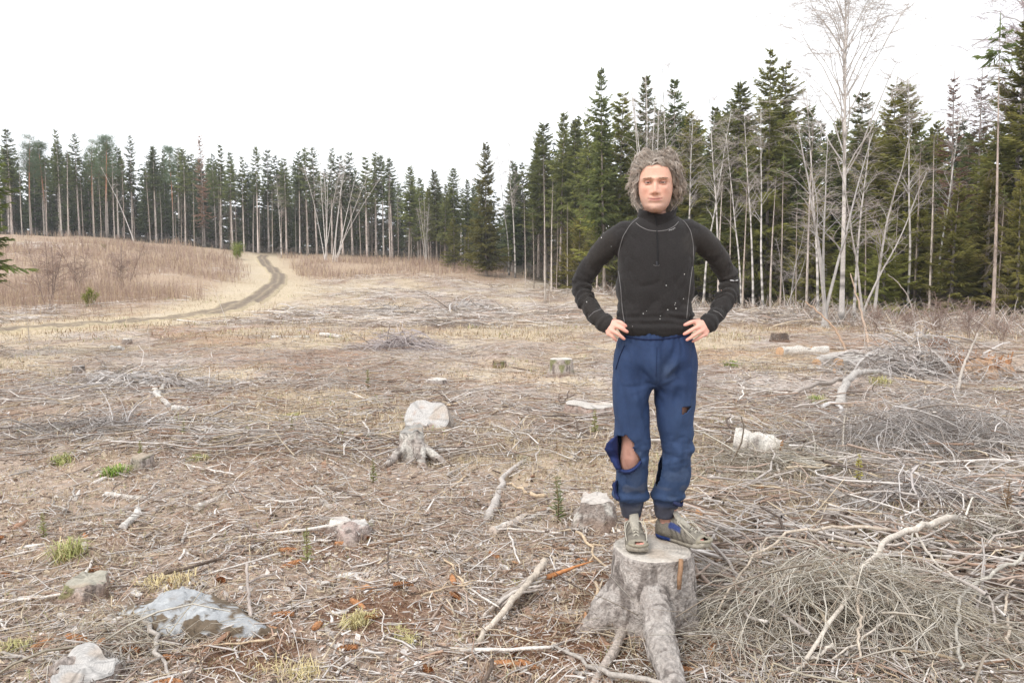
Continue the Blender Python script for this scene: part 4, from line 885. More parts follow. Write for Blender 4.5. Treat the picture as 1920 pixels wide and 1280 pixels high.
def lay(p1, p2, r0, r1=None, **k):
    r1 = r0 if r1 is None else r1; a, b = at(*p1), at(*p2)
    return dict(A=(a.x, a.y, a.z + r0 * .7), B=(b.x, b.y, b.z + r1 * .7), r0=r0, r1=r1, **k)
log('log', 'short thick pale log with a grey sawn left end and orange broken right end', **lay((1376, 852), (1464, 858), .15, .10, seed=51, bark=lin(206, 198, 188), end=lin(170, 164, 158), end2=lin(206, 142, 82), bend=.0, K=16, S=20))
G3 = 'birch logs in the low pile'
for i, (a, b, rr_, w) in enumerate([((1462, 668), (1545, 664), .12, 'white birch log with orange end lying at the left of the log pile'), ((1530, 690), (1610, 672), .10, 'pale log lying at the front of the low log pile'), ((1575, 690), (1692, 676), .10, 'grey-white log slanting across the right of the log pile'),
      ((1520, 655), (1690, 658), .05, 'brown peeled pole laid over the top of the log pile'), ((1480, 690), (1560, 700), .05, 'thin pale log end at the foot of the log pile'), ((1690, 662), (1740, 664), .09, 'short grey log at the right end of the log pile'), ((1640, 664), (1700, 652), .04, 'thin brown pole resting on the log pile')]):
    log('log', w, **lay(a, b, rr_, rr_ * .8, seed=60 + i, bark=[lin(214, 206, 196), lin(190, 182, 174), lin(200, 194, 188), lin(150, 122, 100), lin(196, 188, 180), lin(176, 168, 160), lin(158, 130, 106)][i], end=lin(196, 162, 130), bend=.02), group=G3)
for i, (a, b, r0, r1, w, c) in enumerate([
    ((508, 635), (580, 633), .05, .04, 'straight white birch pole lying far off across the slash', lin(214, 210, 204)),
    ((600, 630), (640, 634), .06, .06, 'short white log at the end of the far birch pole', lin(218, 212, 206)),
    ((168, 708), (205, 710), .05, .045, 'small white log in the dry grass at far left', lin(216, 212, 206)),
    ((0, 700), (72, 703), .035, .025, 'pale pole lying in the dry grass at the left picture edge', lin(196, 186, 176)),
    ((198, 930), (340, 938), .022, .012, 'bleached branch lying level across the left foreground litter', lin(214, 206, 198)),
    ((370, 958), (425, 930), .03, .024, 'flaking white branch piece slanting in the left foreground', lin(208, 198, 188)),
    ((925, 1003), (985, 975), .034, .03, 'short log shedding pale bark below the crooked branch', lin(204, 190, 178)),
    ((975, 985), (1050, 938), .022, .014, 'straight branch leaning up from the bark-shedding log', lin(186, 172, 160)),
    ((230, 995), (262, 958), .028, .02, 'white splintered stick standing askew in the left foreground', lin(222, 216, 210)),
    ((590, 945), (520, 975), .02, .012, 'brown branch lying across the left middle foreground', lin(150, 130, 116)),
    ((1475, 1002), (1300, 960), .018, .012, 'thin pale straight branch on the ground right of the man\'s ankle', lin(200, 188, 176)),
    ((1680, 985), (1560, 930), .03, .022, 'stout grey branch slanting down to the brush pile', lin(178, 172, 166)),
    ((1500, 975), (1400, 905), .026, .016, 'long crooked grey branch slanting right of the man\'s shins', lin(176, 166, 156)),
    ((1810, 990), (1735, 925), .03, .024, 'grey branch slanting towards the right end of the brush', lin(176, 168, 160)),
    ((1920, 912), (1830, 875), .05, .04, 'thick grey log entering at the right picture edge', lin(170, 162, 154)),
    ((1620, 948), (1730, 920), .02, .014, 'thin pale branch lying level among the right-hand sticks', lin(196, 188, 178)),
    ((1800, 852), (1890, 832), .03, .02, 'pale branch pointing up right above the right-hand log', lin(192, 184, 174)),
    ((1485, 830), (1530, 838), .035, .03, 'flat grey slab of bark right of the short thick log', lin(190, 184, 176)),
    ((160, 668), (204, 705), .03, .04, 'dark brown branch leaning out of the dry grass at far left', lin(120, 104, 92)),
    ((292, 728), (322, 765), .035, .03, 'pale forked root fan in the left middle ground, left prong', lin(206, 200, 194)),
    ((312, 722), (330, 768), .03, .03, 'pale forked root fan in the left middle ground, middle prong', lin(196, 186, 178)),
    ((322, 770), (362, 768), .04, .03, 'white splintered block at the foot of the pale root fan', lin(224, 220, 214)),
    ((210, 657), (232, 656), .07, .05, 'white block beside the tiny far stump', lin(222, 218, 212)),
    ((1062, 752), (1010, 772), .012, .008, 'thin dark branch below the low broad stump', lin(140, 124, 110)),
    ]):
    log('dead_branch' if r0 < .032 else 'log', w, **lay(a, b, r0, r1, seed=80 + i, bark=c, end=c * .9, bend=.04, K=12, S=10, rough=1.2), cat='branch' if r0 < .032 else 'log')

# crooked branches built along several seen points -----------------------------
def crooked(name, label, pts, r0, r1, seed=0, col=lin(190, 182, 174), S=8, forks=(), cat='branch', mat=None, wob=.012):
    r = np.random.default_rng(seed); P = np.array(pts, float); n = max(10, len(P) * 5)
    s = np.linspace(0, len(P) - 1, n); Q = np.stack([np.interp(s, range(len(P)), P[:, k]) for k in range(3)], 1)
    for _ in range(2): Q[1:-1] = (Q[:-2] + 2 * Q[1:-1] + Q[2:]) / 4
    L = np.linalg.norm(P[-1] - P[0]); Q[1:-1] += r.normal(0, wob, (n - 2, 3)) * L * .4
    C0 = P[0]; t = thing(name, label, cat, C0)
    R = np.linspace(r0, r1, n) * (1 + np.convolve(r.normal(0, .14, n + 4), np.ones(5) / 5, 'valid')); c = col * (1 + np.convolve(r.normal(0, .2, n + 4), np.ones(5) / 5, 'valid'))[None, :, None]
    m = MB(); m.tubes((Q - C0)[None], R[None], S, c); m.build('limb', mat or M_WOOD, t)
    for f in forks:
        P2 = np.array(f[0], float); s2 = np.linspace(0, len(P2) - 1, 12); Q2 = np.stack([np.interp(s2, range(len(P2)), P2[:, k]) for k in range(3)], 1)
        for _ in range(2): Q2[1:-1] = (Q2[:-2] + 2 * Q2[1:-1] + Q2[2:]) / 4
        m = MB(); m.tubes((Q2 - C0)[None], np.linspace(f[1], f[2], 12)[None], 6, col * r.uniform(.82, 1.12, (1, 12, 1))); m.build('side_limb', mat or M_WOOD, t)
    return t
def up(px, py, h=0.0, gpy=None):       # a point h metres above the ground, over the ground point seen at (px, py)
    p = at(px, py); return (p.x, p.y, p.z + h)
crooked('dead_branch', 'thick crooked grey-white branch lying in the middle foreground, broken at its lower end', [up(985, 868, .02), up(950, 895, .04), up(938, 920, .04), up(930, 950, .04), up(915, 978, .03)], .015, .033, seed=1, col=lin(182, 174, 167))
crooked('dead_branch', 'long pale branch lying low beside the bundle of grey sticks, left of the main stump', [up(895, 1212, .02), up(940, 1170, .05), up(985, 1130, .09), up(1015, 1100, .10), up(1022, 1085, .1)], .013, .021, seed=2, col=lin(190, 178, 164))
for i in range(9):
    a = np.array(up(905 + i * 6, 1165 - i * 4, .02 + .008 * (i % 3))); b = np.array(up(1000 + i * 3, 1098 + (i % 4) * 12, .05 + .01 * (i % 4)))
    crooked('grey_stick', 'grey weathered stick in the bundle left of the main stump, ' + ordinal(i) + ' of nine', [a, (a + b) / 2 + [0, 0, .03], b], .010, .006, seed=20 + i, col=[lin(178, 168, 160), lin(150, 138, 128), lin(196, 188, 180)][i % 3], S=6, cat='stick')
    bpy.data.objects[-1]['group'] = 'grey sticks bundled left of the main stump'
crooked('wood_splinter', 'orange splintered strip of fresh wood left of the main stump', [up(1024, 1092, .03), up(1060, 1086, .05), up(1112, 1078, .08)], .016, .003, seed=3, col=lin(188, 130, 86), S=5, cat='splinter')
crooked('dead_root', 'curved silvery root arching on the grass right of the man', [up(1575, 765, .0), up(1580, 742, .16), up(1600, 728, .22), up(1630, 720, .2), up(1660, 712, .1)], .06, .035, seed=4, col=lin(172, 166, 160), S=10, cat='root')
crooked('dead_branch', 'long grey branch running from the curved silvery root to the left', [up(1400, 775, .02), up(1460, 752, .04), up(1520, 736, .1), up(1590, 722, .12)], .02, .035, seed=5, col=lin(170, 160, 152))
crooked('dead_branch', 'grey branch standing slanted beside the orange rotten stump', [up(1795, 745, 0), up(1800, 735, .25), up(1815, 728, .55), up(1828, 724, .8)], .022, .014, seed=6, col=lin(176, 166, 156))
crooked('dead_branch', 'thin bent branch standing up before the right-hand wood', [up(1720, 640, 0), up(1712, 636, .6), up(1702, 634, 1.1), up(1680, 632, 1.5), up(1660, 630, 1.7)], .02, .008, seed=7, col=lin(160, 150, 142))
crooked('dead_branch', 'long pole leaning on the slash, pointing up left before the large birch', [up(1590, 660, .0), up(1560, 650, .5), up(1508, 640, 1.0)], .03, .015, seed=8, col=lin(160, 134, 112))
crooked('dead_branch', 'slender bare branch rising from the wood edge right of the alder', [up(1632, 655, 0), up(1610, 645, .9), up(1590, 640, 1.7)], .03, .015, seed=9, col=lin(172, 150, 132))
crooked('dead_branch', 'pale driftwood-like fork in the slash below the curved root', [up(1540, 770, .05), up(1560, 768, .1), up(1580, 774, .05), up(1562, 800, .02)], .03, .02, seed=10, col=lin(196, 192, 190))
crooked('dead_branch', 'branched pale stick left of the grey rotten stump', [up(695, 836, .02), up(690, 815, .08), up(680, 808, .1)], .014, .008, seed=11, forks=(([up(695, 836, .02), up(712, 832, .05), up(725, 836, .05)], .012, .006),))
crooked('dead_branch', 'thin pale branch leaning over the right corner of the pale rock', [up(470, 1165, .02), up(466, 1130, .06), up(464, 1098, .12)], .009, .007, seed=12, col=lin(172, 160, 152), forks=(([up(468, 1120, .08), up(490, 1102, .06), up(520, 1085, .03)], .008, .005),))

# pale rock -------------------------------------------------------------------
a, b = at(232, 1168), at(492, 1200); c = (a + b) / 2
import bmesh
bm = bmesh.new(); bmesh.ops.create_icosphere(bm, subdivisions=6, radius=1); V = np.array([v.co[:] for v in bm.verts]); T = np.array([[v.index for v in f.verts] for f in bm.faces]); bm.free()
r = np.random.default_rng(9)
for _ in range(30):
    n = r.normal(0, 1, 3); n[2] = abs(n[2]) * .8; n /= np.linalg.norm(n); d = r.uniform(.76, .95); q = V @ n; V = V - np.maximum(q - d, 0)[:, None] * n
Lr = (b - a).length / 2 * 1.12; prof = 1 + .0 * V[:, 0]
V = V * np.array([Lr * 1.08, .19, .115]); xs = V[:, 0] / Lr
V[:, 2] *= .85 + .35 * np.exp(-((xs + .42) / .3) ** 2) - .15 * sstep(.3, 1, xs); V[:, 1] -= .03 * np.sin(xs * 3)
V += normals_of(V, None, T) * ((noise3(V * 9, 2) - .5) * .02 + (noise3(V * 34, 4) - .5) * .016 + (noise3(V * 80, 5) - .5) * .006)[:, None]
for (x0, sl, w) in ((-.28, .5, .006), (.02, -.7, .005), (.3, .25, .005), (-.08, .05, .004)):
    e = np.abs((V[:, 0] - x0 * Lr) + sl * V[:, 2] * 2 + .03 * (noise3(V * 25, 7) - .5)); V[:, 2] -= .014 * np.exp(-(e / w) ** 2)
V[:, 2] -= .014 * sstep(.49, .51, noise3(V * np.array([9, 9, 5]), 17)) + .012 * sstep(.53, .545, noise3(V * np.array([15, 15, 8]), 27))
N = normals_of(V, None, T); col = lin(160, 162, 164) * (.86 + .28 * noise3(V * 14, 3)[:, None])
lich = sstep(.58, .66, noise3(V * 45, 6))[:, None] * .4; col = col * (1 - lich) + lin(196, 198, 198) * lich
ms = sstep(.50, .53, .6 * noise3(V * np.array([15, 15, 22]), 12) - .028 + .4 * noise3(V * 48, 14) + .07 * sstep(-.25, .2, xs) - 1.2 * np.maximum(V[:, 2] - .045, 0) + .06 * sstep(.03, .0, V[:, 2]))[:, None] * sstep(.0, .03, .10 - V[:, 2])[:, None] * .92
col = col * (1 - ms) + lin(98, 82, 62) * ms
V[:, 2] += ms[:, 0] * .008
me = mesh_arrays('rock', V, None, T, col); me.materials.append(M_ROCK)
tag(link('rock', me, None, (c.x, c.y + .1, c.z + .015), (0, .0, math.atan2(b.y - a.y, b.x - a.x))), 'pale grey cracked rock with dark moss patches in the left foreground', 'rock')

# ------------------------------------------------------------------ brush piles
def brush(name, label, cpx, cpy, wpx, hm, n, Lr, Rr, seed, colr, fan=None, back=.5, fine=.5):
    """a heap of fine dead twigs: limbs are separate parts, the twigs one mass"""
    r = np.random.default_rng(seed); c = at(cpx, cpy); sc = c.y / F; hw = wpx * sc / 2; t = thing(name, label, 'brush pile', (c.x, c.y, c.z))
    def surf(x, y): return hm * np.exp(-(x / hw / .75) ** 2 - (y / (hw * back) / .8) ** 2) * (.25 + 1.5 * sstep(.3, .7, fbm(x * 2.6 / hw + seed, y * 2.6 / hw, seed)))
    x = np.clip(r.normal(0, .6, n), -1.25, 1.25) * hw; y = np.clip(r.normal(0, .6, n), -1.3, 1.3) * hw * back
    L = np.exp(r.uniform(math.log(Lr[0]), math.log(Lr[1]), n)); R = np.exp(r.uniform(math.log(Rr[0]), math.log(Rr[1]), n))
    a = r.uniform(0, 2 * PI, n) if fan is None else np.where(r.random(n) < .5, np.arctan2(y - fan[1] * hw, x - fan[0] * hw) + r.normal(0, .8, n), r.uniform(0, 2 * PI, n)); big = r.random(n) < .03; L = np.where(big, L * 1.7, L); R = np.where(big, R * 2.6, R)
    far = c.y > 9; K = 4 if far else 5; s = np.linspace(0, 1, K)[None]; cv = r.normal(0, .8, (n, 1)); an = a[:, None] + cv * s
    dx = np.cumsum(np.cos(an), 1) / K * L[:, None]; dy = np.cumsum(np.sin(an), 1) / K * L[:, None]
    X = x[:, None] + dx; Y = y[:, None] + dy; z0 = surf(x, y) * r.uniform(.1, 1.1, n)
    Z = z0[:, None] + L[:, None] * (r.normal(.12, .25, (n, 1)) * s - r.uniform(.15, .55, (n, 1)) * s ** 2) + H(X + c.x, Y + c.y) - c.z
    Z = np.maximum(Z, H(X + c.x, Y + c.y) - c.z + .004)
    m = MB(); cc = np.array(colr); col = cc[r.integers(0, len(cc), n)] * r.uniform(.75, 1.15, (n, 1))
    (m.ribbons(np.stack([X, Y, Z], -1), 1.3 * R[:, None] * (1 - .55 * s), col, 1) if far else m.tubes(np.stack([X, Y, Z], -1), R[:, None] * (1 - .55 * s), 3, col, cap=False))
    tag(m.build('twigs', M_TWIG, t), kind='stuff')
    return t, c
TW = [lin(192, 186, 174), lin(180, 171, 158), lin(204, 197, 185), lin(160, 147, 132), lin(176, 166, 148)]
TW2 = [lin(188, 182, 178), lin(174, 166, 162), lin(200, 194, 190), lin(158, 147, 138)]
t, c = brush('brush_pile', 'large heap of fine pale twigs in the right foreground beside the main stump', 1600, 1165, 700, .21, 5600, (.10, .55), (.0011, .0034), 31, TW, fan=(.25, .9), back=.62)
LIMBS = [([up(1788, 1040, .22), up(1740, 1070, .27), up(1712, 1085, .28), up(1655, 1105, .29), up(1650, 1130, .27), up(1600, 1150, .2), up(1575, 1210, .16), up(1510, 1280, .1)], .021, .008),
 ([up(1665, 1092, .29), up(1560, 1088, .29), up(1480, 1100, .3), up(1390, 1140, .22), up(1345, 1180, .08)], .009, .005),
 ([up(1650, 1100, .2), up(1590, 1110, .22), up(1520, 1150, .2), up(1440, 1190, .14)], .009, .004),
 ([up(1712, 1052, .2), up(1725, 1090, .2), up(1760, 1130, .18), up(1830, 1170, .12), up(1880, 1185, .08)], .008, .004),
 ([up(1600, 1150, .2), up(1610, 1220, .16), up(1612, 1280, .1)], .008, .005), ([up(1796, 1180, .14), up(1790, 1240, .12), up(1800, 1290, .08)], .008, .006),
 ([up(1720, 1150, .16), up(1690, 1200, .14), up(1560, 1270, .08)], .007, .004), ([up(1425, 1110, .16), up(1425, 1080, .18), up(1440, 1058, .16), up(1480, 1040, .1)], .006, .004),
 ([up(1765, 1190, .1), up(1820, 1160, .16), up(1925, 1120, .24)], .008, .009), ([up(1560, 1250, .1), up(1480, 1290, .06)], .008, .004), ([up(1890, 1250, .1), up(1880, 1180, .14), up(1905, 1090, .12)], .007, .004)]
rl = np.random.default_rng(77)
for i, (pts, r0, r1) in enumerate(LIMBS):
    P = np.array(pts); s = np.linspace(0, len(P) - 1, 20); Q = np.stack([np.interp(s, range(len(P)), P[:, k]) for k in range(3)], 1)
    for _ in range(3): Q[1:-1] = (Q[:-2] + 2 * Q[1:-1] + Q[2:]) / 4
    Q[1:-1] += rl.normal(0, .006, (18, 3)); m = MB(); m.tubes((Q - np.array(c))[None], np.linspace(r0, r1, 20)[None], 7, [lin(200, 190, 178), lin(190, 176, 160), lin(178, 172, 162)][i % 3] * rl.uniform(.88, 1.1, (1, 20, 1))); m.build('limb', M_WOOD, t)
brush('brush_pile', 'wide mound of grey twigs in the middle distance at right, above the short log', 1730, 838, 520, .5, 3200, (.2, .9), (.002, .0045), 32, TW2, back=.42)
brush('brush_pile', 'pile of coarse grey branches beyond the foreground heap at right', 1740, 940, 330, .16, 900, (.2, .9), (.002, .006), 41, TW2, back=.4)
brush('brush_pile', 'dark matted brush heap at the right picture edge', 1880, 1030, 230, .22, 1500, (.15, .6), (.0014, .003), 33, TW, back=.5)
brush('brush_pile', 'grey brush heap before the orange rotten stump', 1730, 706, 260, .5, 1700, (.3, 1.2), (.004, .008), 34, TW2, back=.4)
brush('brush_pile', 'soft grey twig heap far off in the centre of the clearing', 745, 655, 120, .28, 700, (.3, 1.2), (.005, .009), 35, [lin(182, 172, 170), lin(170, 160, 158)], back=.5)
brush('brush_pile', 'grey fir-twig heap low in the left middle ground', 170, 800, 330, .06, 700, (.25, .9), (.003, .006), 36, TW2, back=.3)
brush('brush_pile', 'tangled thin twigs in front of the pale rock', 240, 1200, 230, .10, 260, (.15, .5), (.0015, .003), 37, TW, back=.5)
brush('brush_pile', 'heap of brown and grey sticks behind the pale forked roots', 265, 725, 330, .14, 900, (.3, 1.1), (.004, .008), 38, TW2, back=.4)
brush('brush_pile', 'layer of thin pale branches right of the man\'s shins', 1470, 880, 330, .14, 1100, (.2, .8), (.002, .005), 39, TW, back=.5)
brush('brush_pile', 'long low grey slash heap far across the clearing, left of the man', 800, 590, 420, .5, 1600, (.5, 1.8), (.008, .016), 40, TW2, back=.25)

# ------------------------------------------------------------------ small plants
def sapling(px, py, hpx, label, col, seed):
    r = np.random.default_rng(seed); p = at(px, py); h = hpx * p.y / F; t = thing('spruce_sapling', label, 'sapling', p)
    m = MB(); m.tubes(np.array([[0, 0, -.02], [r.normal(0, .02) * h, 0, h * .5], [r.normal(0, .03) * h, 0, h]])[None], [[.012 * h + .002, .008 * h + .002, .002]], 5, lin(128, 108, 84)); m.build('stem', M_TWIG, t)
    n = 190; z = r.uniform(.08, 1, n) * h; a = r.uniform(0, 2 * PI, n); l = (.06 + .12 * (1 - z / h)) * h * r.uniform(.5, 1.3, n)
    o = np.stack([np.zeros(n), np.zeros(n), z], 1); o += r.normal(0, .02 * h, (n, 3)); e = o + np.stack([np.cos(a) * l, np.sin(a) * l, l * r.uniform(-.2, .7, n)], 1); w = np.cross(e - o, r.normal(0, 1, (n, 3))); w /= np.linalg.norm(w, axis=1, keepdims=True)
    w *= (.10 * l)[:, None] + .0008; V = np.stack([o - w * .4, (o + e) / 2 + w, e, (o + e) / 2 - w], 1)
    m = MB(); m.add(V.reshape(-1, 3), np.arange(n * 4).reshape(-1, 4), None, np.repeat(col * r.uniform(.75, 1.25, (n, 1)), 4, 0)); m.build('needles', M_GRASS, t, smooth=False)
for i, (px, py, h, lb, c_) in enumerate([(700, 908, 50, 'thin green spruce sapling left of the grey rotten stump', lin(124, 128, 78)), (1609, 908, 60, 'yellow-green spruce sapling standing in the right-hand sticks', lin(176, 168, 72)),
    (576, 1056, 70, 'faint green sapling left of the flaking stump', lin(140, 142, 92)), (1046, 980, 90, 'thin dark green sapling left of the white-topped stump', lin(108, 114, 74)), (264, 866, 40, 'green sapling growing through the small rotten stump', lin(128, 132, 72)),
    (82, 1010, 50, 'pale green sapling in the litter at far left', lin(146, 148, 98)), (345, 825, 34, 'small green sapling in the left grass patch', lin(124, 134, 76)), (1115, 815, 50, 'green sapling beneath the low broad stump', lin(132, 134, 80)),
    (548, 815, 34, 'small dull green sapling in the middle of the clearing', lin(140, 138, 90)), (1886, 985, 90, 'brown leafless seedling on the right, beyond the brush pile', lin(140, 116, 92)), (690, 728, 36, 'green sapling before the small low stump', lin(130, 132, 86))]):
    sapling(px, py, h, lb, c_, 500 + i)
r = np.random.default_rng(44)
for i, (px, py, wpx, hpx, lb, g) in enumerate([(208, 893, 44, 24, 'bright green grass tuft beside the small rotten stump', 1.), (140, 1038, 70, 34, 'pale green grass tuft spilling over dead wood in the left foreground', .6), (112, 866, 40, 14, 'low green grass tuft at far left', .7),
    (430, 822, 44, 12, 'straw tuft with green heart in the left middle ground', .35), (540, 785, 44, 12, 'light green tuft left of the tilted sawn slice', .5), (370, 862, 40, 14, 'small green tuft in the left grass patch', .6), (1372, 688, 26, 14, 'dark green plant clump right of the man\'s hip', .9), (1532, 760, 26, 20, 'green plant clump beside the curved silvery root', .8),
    (760, 1200, 50, 20, 'thin yellowish grass tuft in the centre foreground', .3), (668, 1170, 60, 26, 'dry grass tuft with a few green blades, right of the pale rock', .25), (300, 1100, 120, 26, 'dry straw tuft above the pale rock', .05), (560, 1270, 120, 30, 'dry straw tuft at the lower edge, right of the rock', .1), (980, 1100, 44, 14, 'green tuft beside the orange splinter', .5), (1652, 720, 40, 16, 'green-hearted grass tuft right of the curved root', .4), (30, 1215, 60, 22, 'green grass tuft in the lower left corner', .4), (1900, 740, 60, 16, 'yellowish grass tuft under the orange rotten stump', .2)]):
    p = at(px, py); sc = p.y / F; n = 5; X = p.x + r.normal(0, wpx * sc * .2, n); Y = p.y + r.normal(0, wpx * sc * .2, n)
    col = lin(120, 146, 62)[None] * g + lin(204, 186, 142)[None] * (1 - g); col = col * r.uniform(.85, 1.1, (n, 1))
    V, Q, T, C = blades(r, X, Y, 46, hpx * sc * 1.1, .0012 + .45 * sc, wpx * sc * .16, col, lean=.8)
    C = np.where(r.random((len(C) // 5, 1)).repeat(5, 0) < .25, lin(206, 190, 146)[None], C)
    m = MB(); m.add(V - np.array(p), Q, T, C); tag(link('grass_tuft', m.mesh('grass_tuft', M_GRASS), None, p), lb, 'grass tuft')
def bush(px, py, wpx, hpx, label, col, seed, name='young_pine', cat='bush'):
    r = np.random.default_rng(seed); p = at(px, py); sc = p.y / F; w, h = wpx * sc / 2, hpx * sc; t = thing(name, label, cat, p); n = 9
    d = r.normal(0, .45, (n, 2)); e = np.stack([d[:, 0] * w, d[:, 1] * w, h * r.uniform(.6, 1, n)], 1); m = MB(); m.tubes(np.stack([e * 0, e * [.4, .4, .55], e], 1), [[.02, .014, .006]], 4, lin(120, 96, 76)); m.build('stems', M_TWIG, t)
    k = 260; q = r.uniform(.15, 1, (n, k, 1)); o = (e[:, None] * np.concatenate([q, q, q ** .9], -1) + r.normal(0, .13, (n, k, 3)) * [w, w, h * .6]).reshape(-1, 3); o[:, 2] = np.maximum(o[:, 2], .03)
    dd = r.normal(0, 1, o.shape); dd[:, 2] = np.abs(dd[:, 2]) + .3; dd /= np.linalg.norm(dd, axis=1, keepdims=True); ww = np.cross(dd, r.normal(0, 1, o.shape)); ww /= np.linalg.norm(ww, axis=1, keepdims=True); l = h * r.uniform(.06, .16, (len(o), 1))
    m = MB(); m.add(np.stack([o - ww * l * .1, o + ww * l * .1, o + dd * l], 1).reshape(-1, 3), None, np.arange(len(o) * 3).reshape(-1, 3), np.repeat(col * r.uniform(.7, 1.25, (len(o), 1)), 3, 0)); m.build('needles', M_GRASS, t, smooth=False)
bush(445, 486, 46, 30, 'green young pine bush beside the track at the foot of the far wood', lin(128, 138, 66), 1)
bush(168, 576, 32, 34, 'small green young pine on the brown bank', lin(134, 140, 60), 2)
bush(196, 466, 12, 8, 'tiny green shrub on the crest of the brown bank', lin(140, 144, 74), 3)

# ------------------------------------------------------------------ loose sticks, wood chunks and cones, one by one
LM = [(p, n) for p, n in [(at(360, 1160), 'the pale rock'), (at(150, 1110), 'the mossy stump'), (at(650, 1010), 'the flaking white stump'), (at(930, 930), 'the crooked branch'), (at(790, 850), 'the rotten stump with splayed roots'), (at(980, 1140), 'the grey stick bundle'), (at(1160, 1200), 'the main stump'), (at(1110, 770), 'the broad white stump'),
     (at(1420, 860), 'the short thick log'), (at(1600, 905), 'the yellow-green sapling'), (at(1450, 980), 'the man\'s feet on the right'), (at(1780, 900), 'the right-hand log'), (at(262, 875), 'the small rotten stump'), (at(240, 960), 'the white splintered stick'), (at(440, 940), 'the flaking branch piece'), (at(1580, 750), 'the curved silvery root'), (at(1050, 700), 'the upright grey stump'), (at(815, 720), 'the small low stump'), (at(330, 745), 'the pale forked roots'), (at(60, 1000), 'the left picture edge'), (at(760, 1220), 'the bottom centre of the picture'), (at(500, 800), 'the middle of the clearing')]]
def near(x, y): return min(LM, key=lambda q: (q[0].x - x) ** 2 + (q[0].y - y) ** 2)[1]
rs = np.random.default_rng(91); SHAPES = []
for k in range(15):
    look, colr = [('bark-stripped white', lin(216, 208, 200)), ('weathered grey', lin(174, 166, 158)), ('brown', lin(146, 120, 100)), ('pale tan', lin(200, 178, 150)), ('dark', lin(104, 90, 80))][k % 5]
    form = ['crooked', 'straight', 'forked'][k // 5]; n = 12; s = np.linspace(-.5, .5, n); w = {'crooked': .06, 'straight': .014, 'forked': .03}[form]
    P = np.stack([s, np.cumsum(rs.normal(0, w, n)) * .6, np.abs(np.cumsum(rs.normal(0, w * .5, n))) * .3], 1); P[:, 1] -= P[:, 1].mean(); R = .017 * np.linspace(1, .5, n) * rs.uniform(.85, 1.15, n)
    m = MB(); m.tubes(P[None], R[None], 7, colr * rs.uniform(.8, 1.12, (1, n, 1)))
    if form == 'forked':
        for j in (4, 7): q = P[j] + np.array([[0, 0, 0], [.1, .07 * (-1) ** j, .02], [.22, .12 * (-1) ** j, .05]]); m.tubes(q[None], [[.010, .008, .004]], 5, colr)
    SHAPES.append((look, form, m.mesh('stick', M_WOOD)))
CH = []
for k in range(10):
    look, colr = [('white', lin(222, 216, 210)), ('grey', lin(182, 174, 166)), ('reddish-brown', lin(158, 124, 102)), ('orange', lin(186, 142, 106)), ('brown', lin(140, 112, 94))][k % 5]
    n = 7; s = np.linspace(-.5, .5, n); P = np.stack([s, rs.normal(0, .02, n), rs.normal(0, .015, n)], 1); R = .13 * np.array([.35, .8, 1, .95, 1, .7, .3]) * rs.uniform(.75, 1.2, n)
    m = MB(); m.tubes(P[None], R[None], 6, colr * rs.uniform(.8, 1.15, (1, n, 1)), flat=.4 if k < 5 else .65); CH.append((look, ['flat flake', 'chunky block'][k // 5], m.mesh('wood_chunk', M_WOOD, smooth=False)))
def sprinkle(n, d0, d1, fn, keep=None):
    x, y = scatter(rs, n, d0, d1, u=.68, keep=keep)
    for a, b in zip(x, y): fn(a, b)
def put_stick(x, y):
    look, form, me = SHAPES[int(rs.choice(15, p=np.tile([.28, .3, .16, .18, .08], 3) / 3))]; L = float(np.exp(rs.uniform(math.log(.22), math.log(.75)))) * (1 + .05 * max(0, y - 5)); k = rs.uniform(.7, 1.25) * min(1, .75 / L) ** .5
    o = link('stick', me, None, (x, y, Hs(x, y) + .012 * L * k + rs.uniform(0, .03)), (rs.uniform(-.2, .2), rs.normal(0, .09), rs.uniform(0, 2 * PI)), (L, L * k, L * k))
    lb = f'{look} {form} stick lying near {near(x, y)}'; tag(o, lb, 'stick', f'{form} {look} sticks near {near(x, y)}')
def put_chunk(x, y):
    look, form, me = CH[int(rs.choice(10, p=np.tile([.3, .22, .22, .1, .16], 2) / 2))]; L = float(np.exp(rs.uniform(math.log(.06), math.log(.2)))) * (1 + .05 * max(0, y - 5))
    o = link('wood_chunk', me, None, (x, y, Hs(x, y) + .03 * L), (rs.normal(0, .3), rs.normal(0, .3), rs.uniform(0, 2 * PI)), (L, L * rs.uniform(.7, 1.4), L))
    tag(o, f'{look} {form} of dead wood near {near(x, y)}', 'wood chunk', f'{look} {form} pieces near {near(x, y)}')
sprinkle(285, 2.9, 14, put_stick, keep=lambda x, y: .3 + .7 * sstep(.4, .6, brushy(x, y)))
sprinkle(240, 2.9, 10, put_chunk)
# spruce cones: overlapping scales on a spindle
s = np.linspace(0, 1, 15); m = MB(); R = .0165 * np.sin(PI * np.clip(s * .92 + .06, 0, 1)) ** .6
m.tubes(np.stack([s * .11 - .055, s * 0, s * 0], 1)[None], R[None] * .85, 8, lin(150, 104, 70))
for i in range(13):
    for j in range(7):
        a = (j + .5 * (i % 2)) / 7 * 2 * PI; x0 = -.05 + i * .0078; rr_ = np.interp((x0 + .055) / .11, s, R); d = np.array([0, math.cos(a), math.sin(a)]); e = np.array([0, -math.sin(a), math.cos(a)]); b = np.array([x0, 0, 0]) + d * rr_ * .8; ax = np.array([1., 0, 0])
        m.add([b - e * .005, b + e * .005, b + ax * .012 + d * .004 + e * .003, b + ax * .012 + d * .004 - e * .003], [[0, 1, 2, 3]], None, lin(176, 126, 88) * rs.uniform(.75, 1.2))
CONE = m.mesh('spruce_cone', M_WOOD, smooth=False)
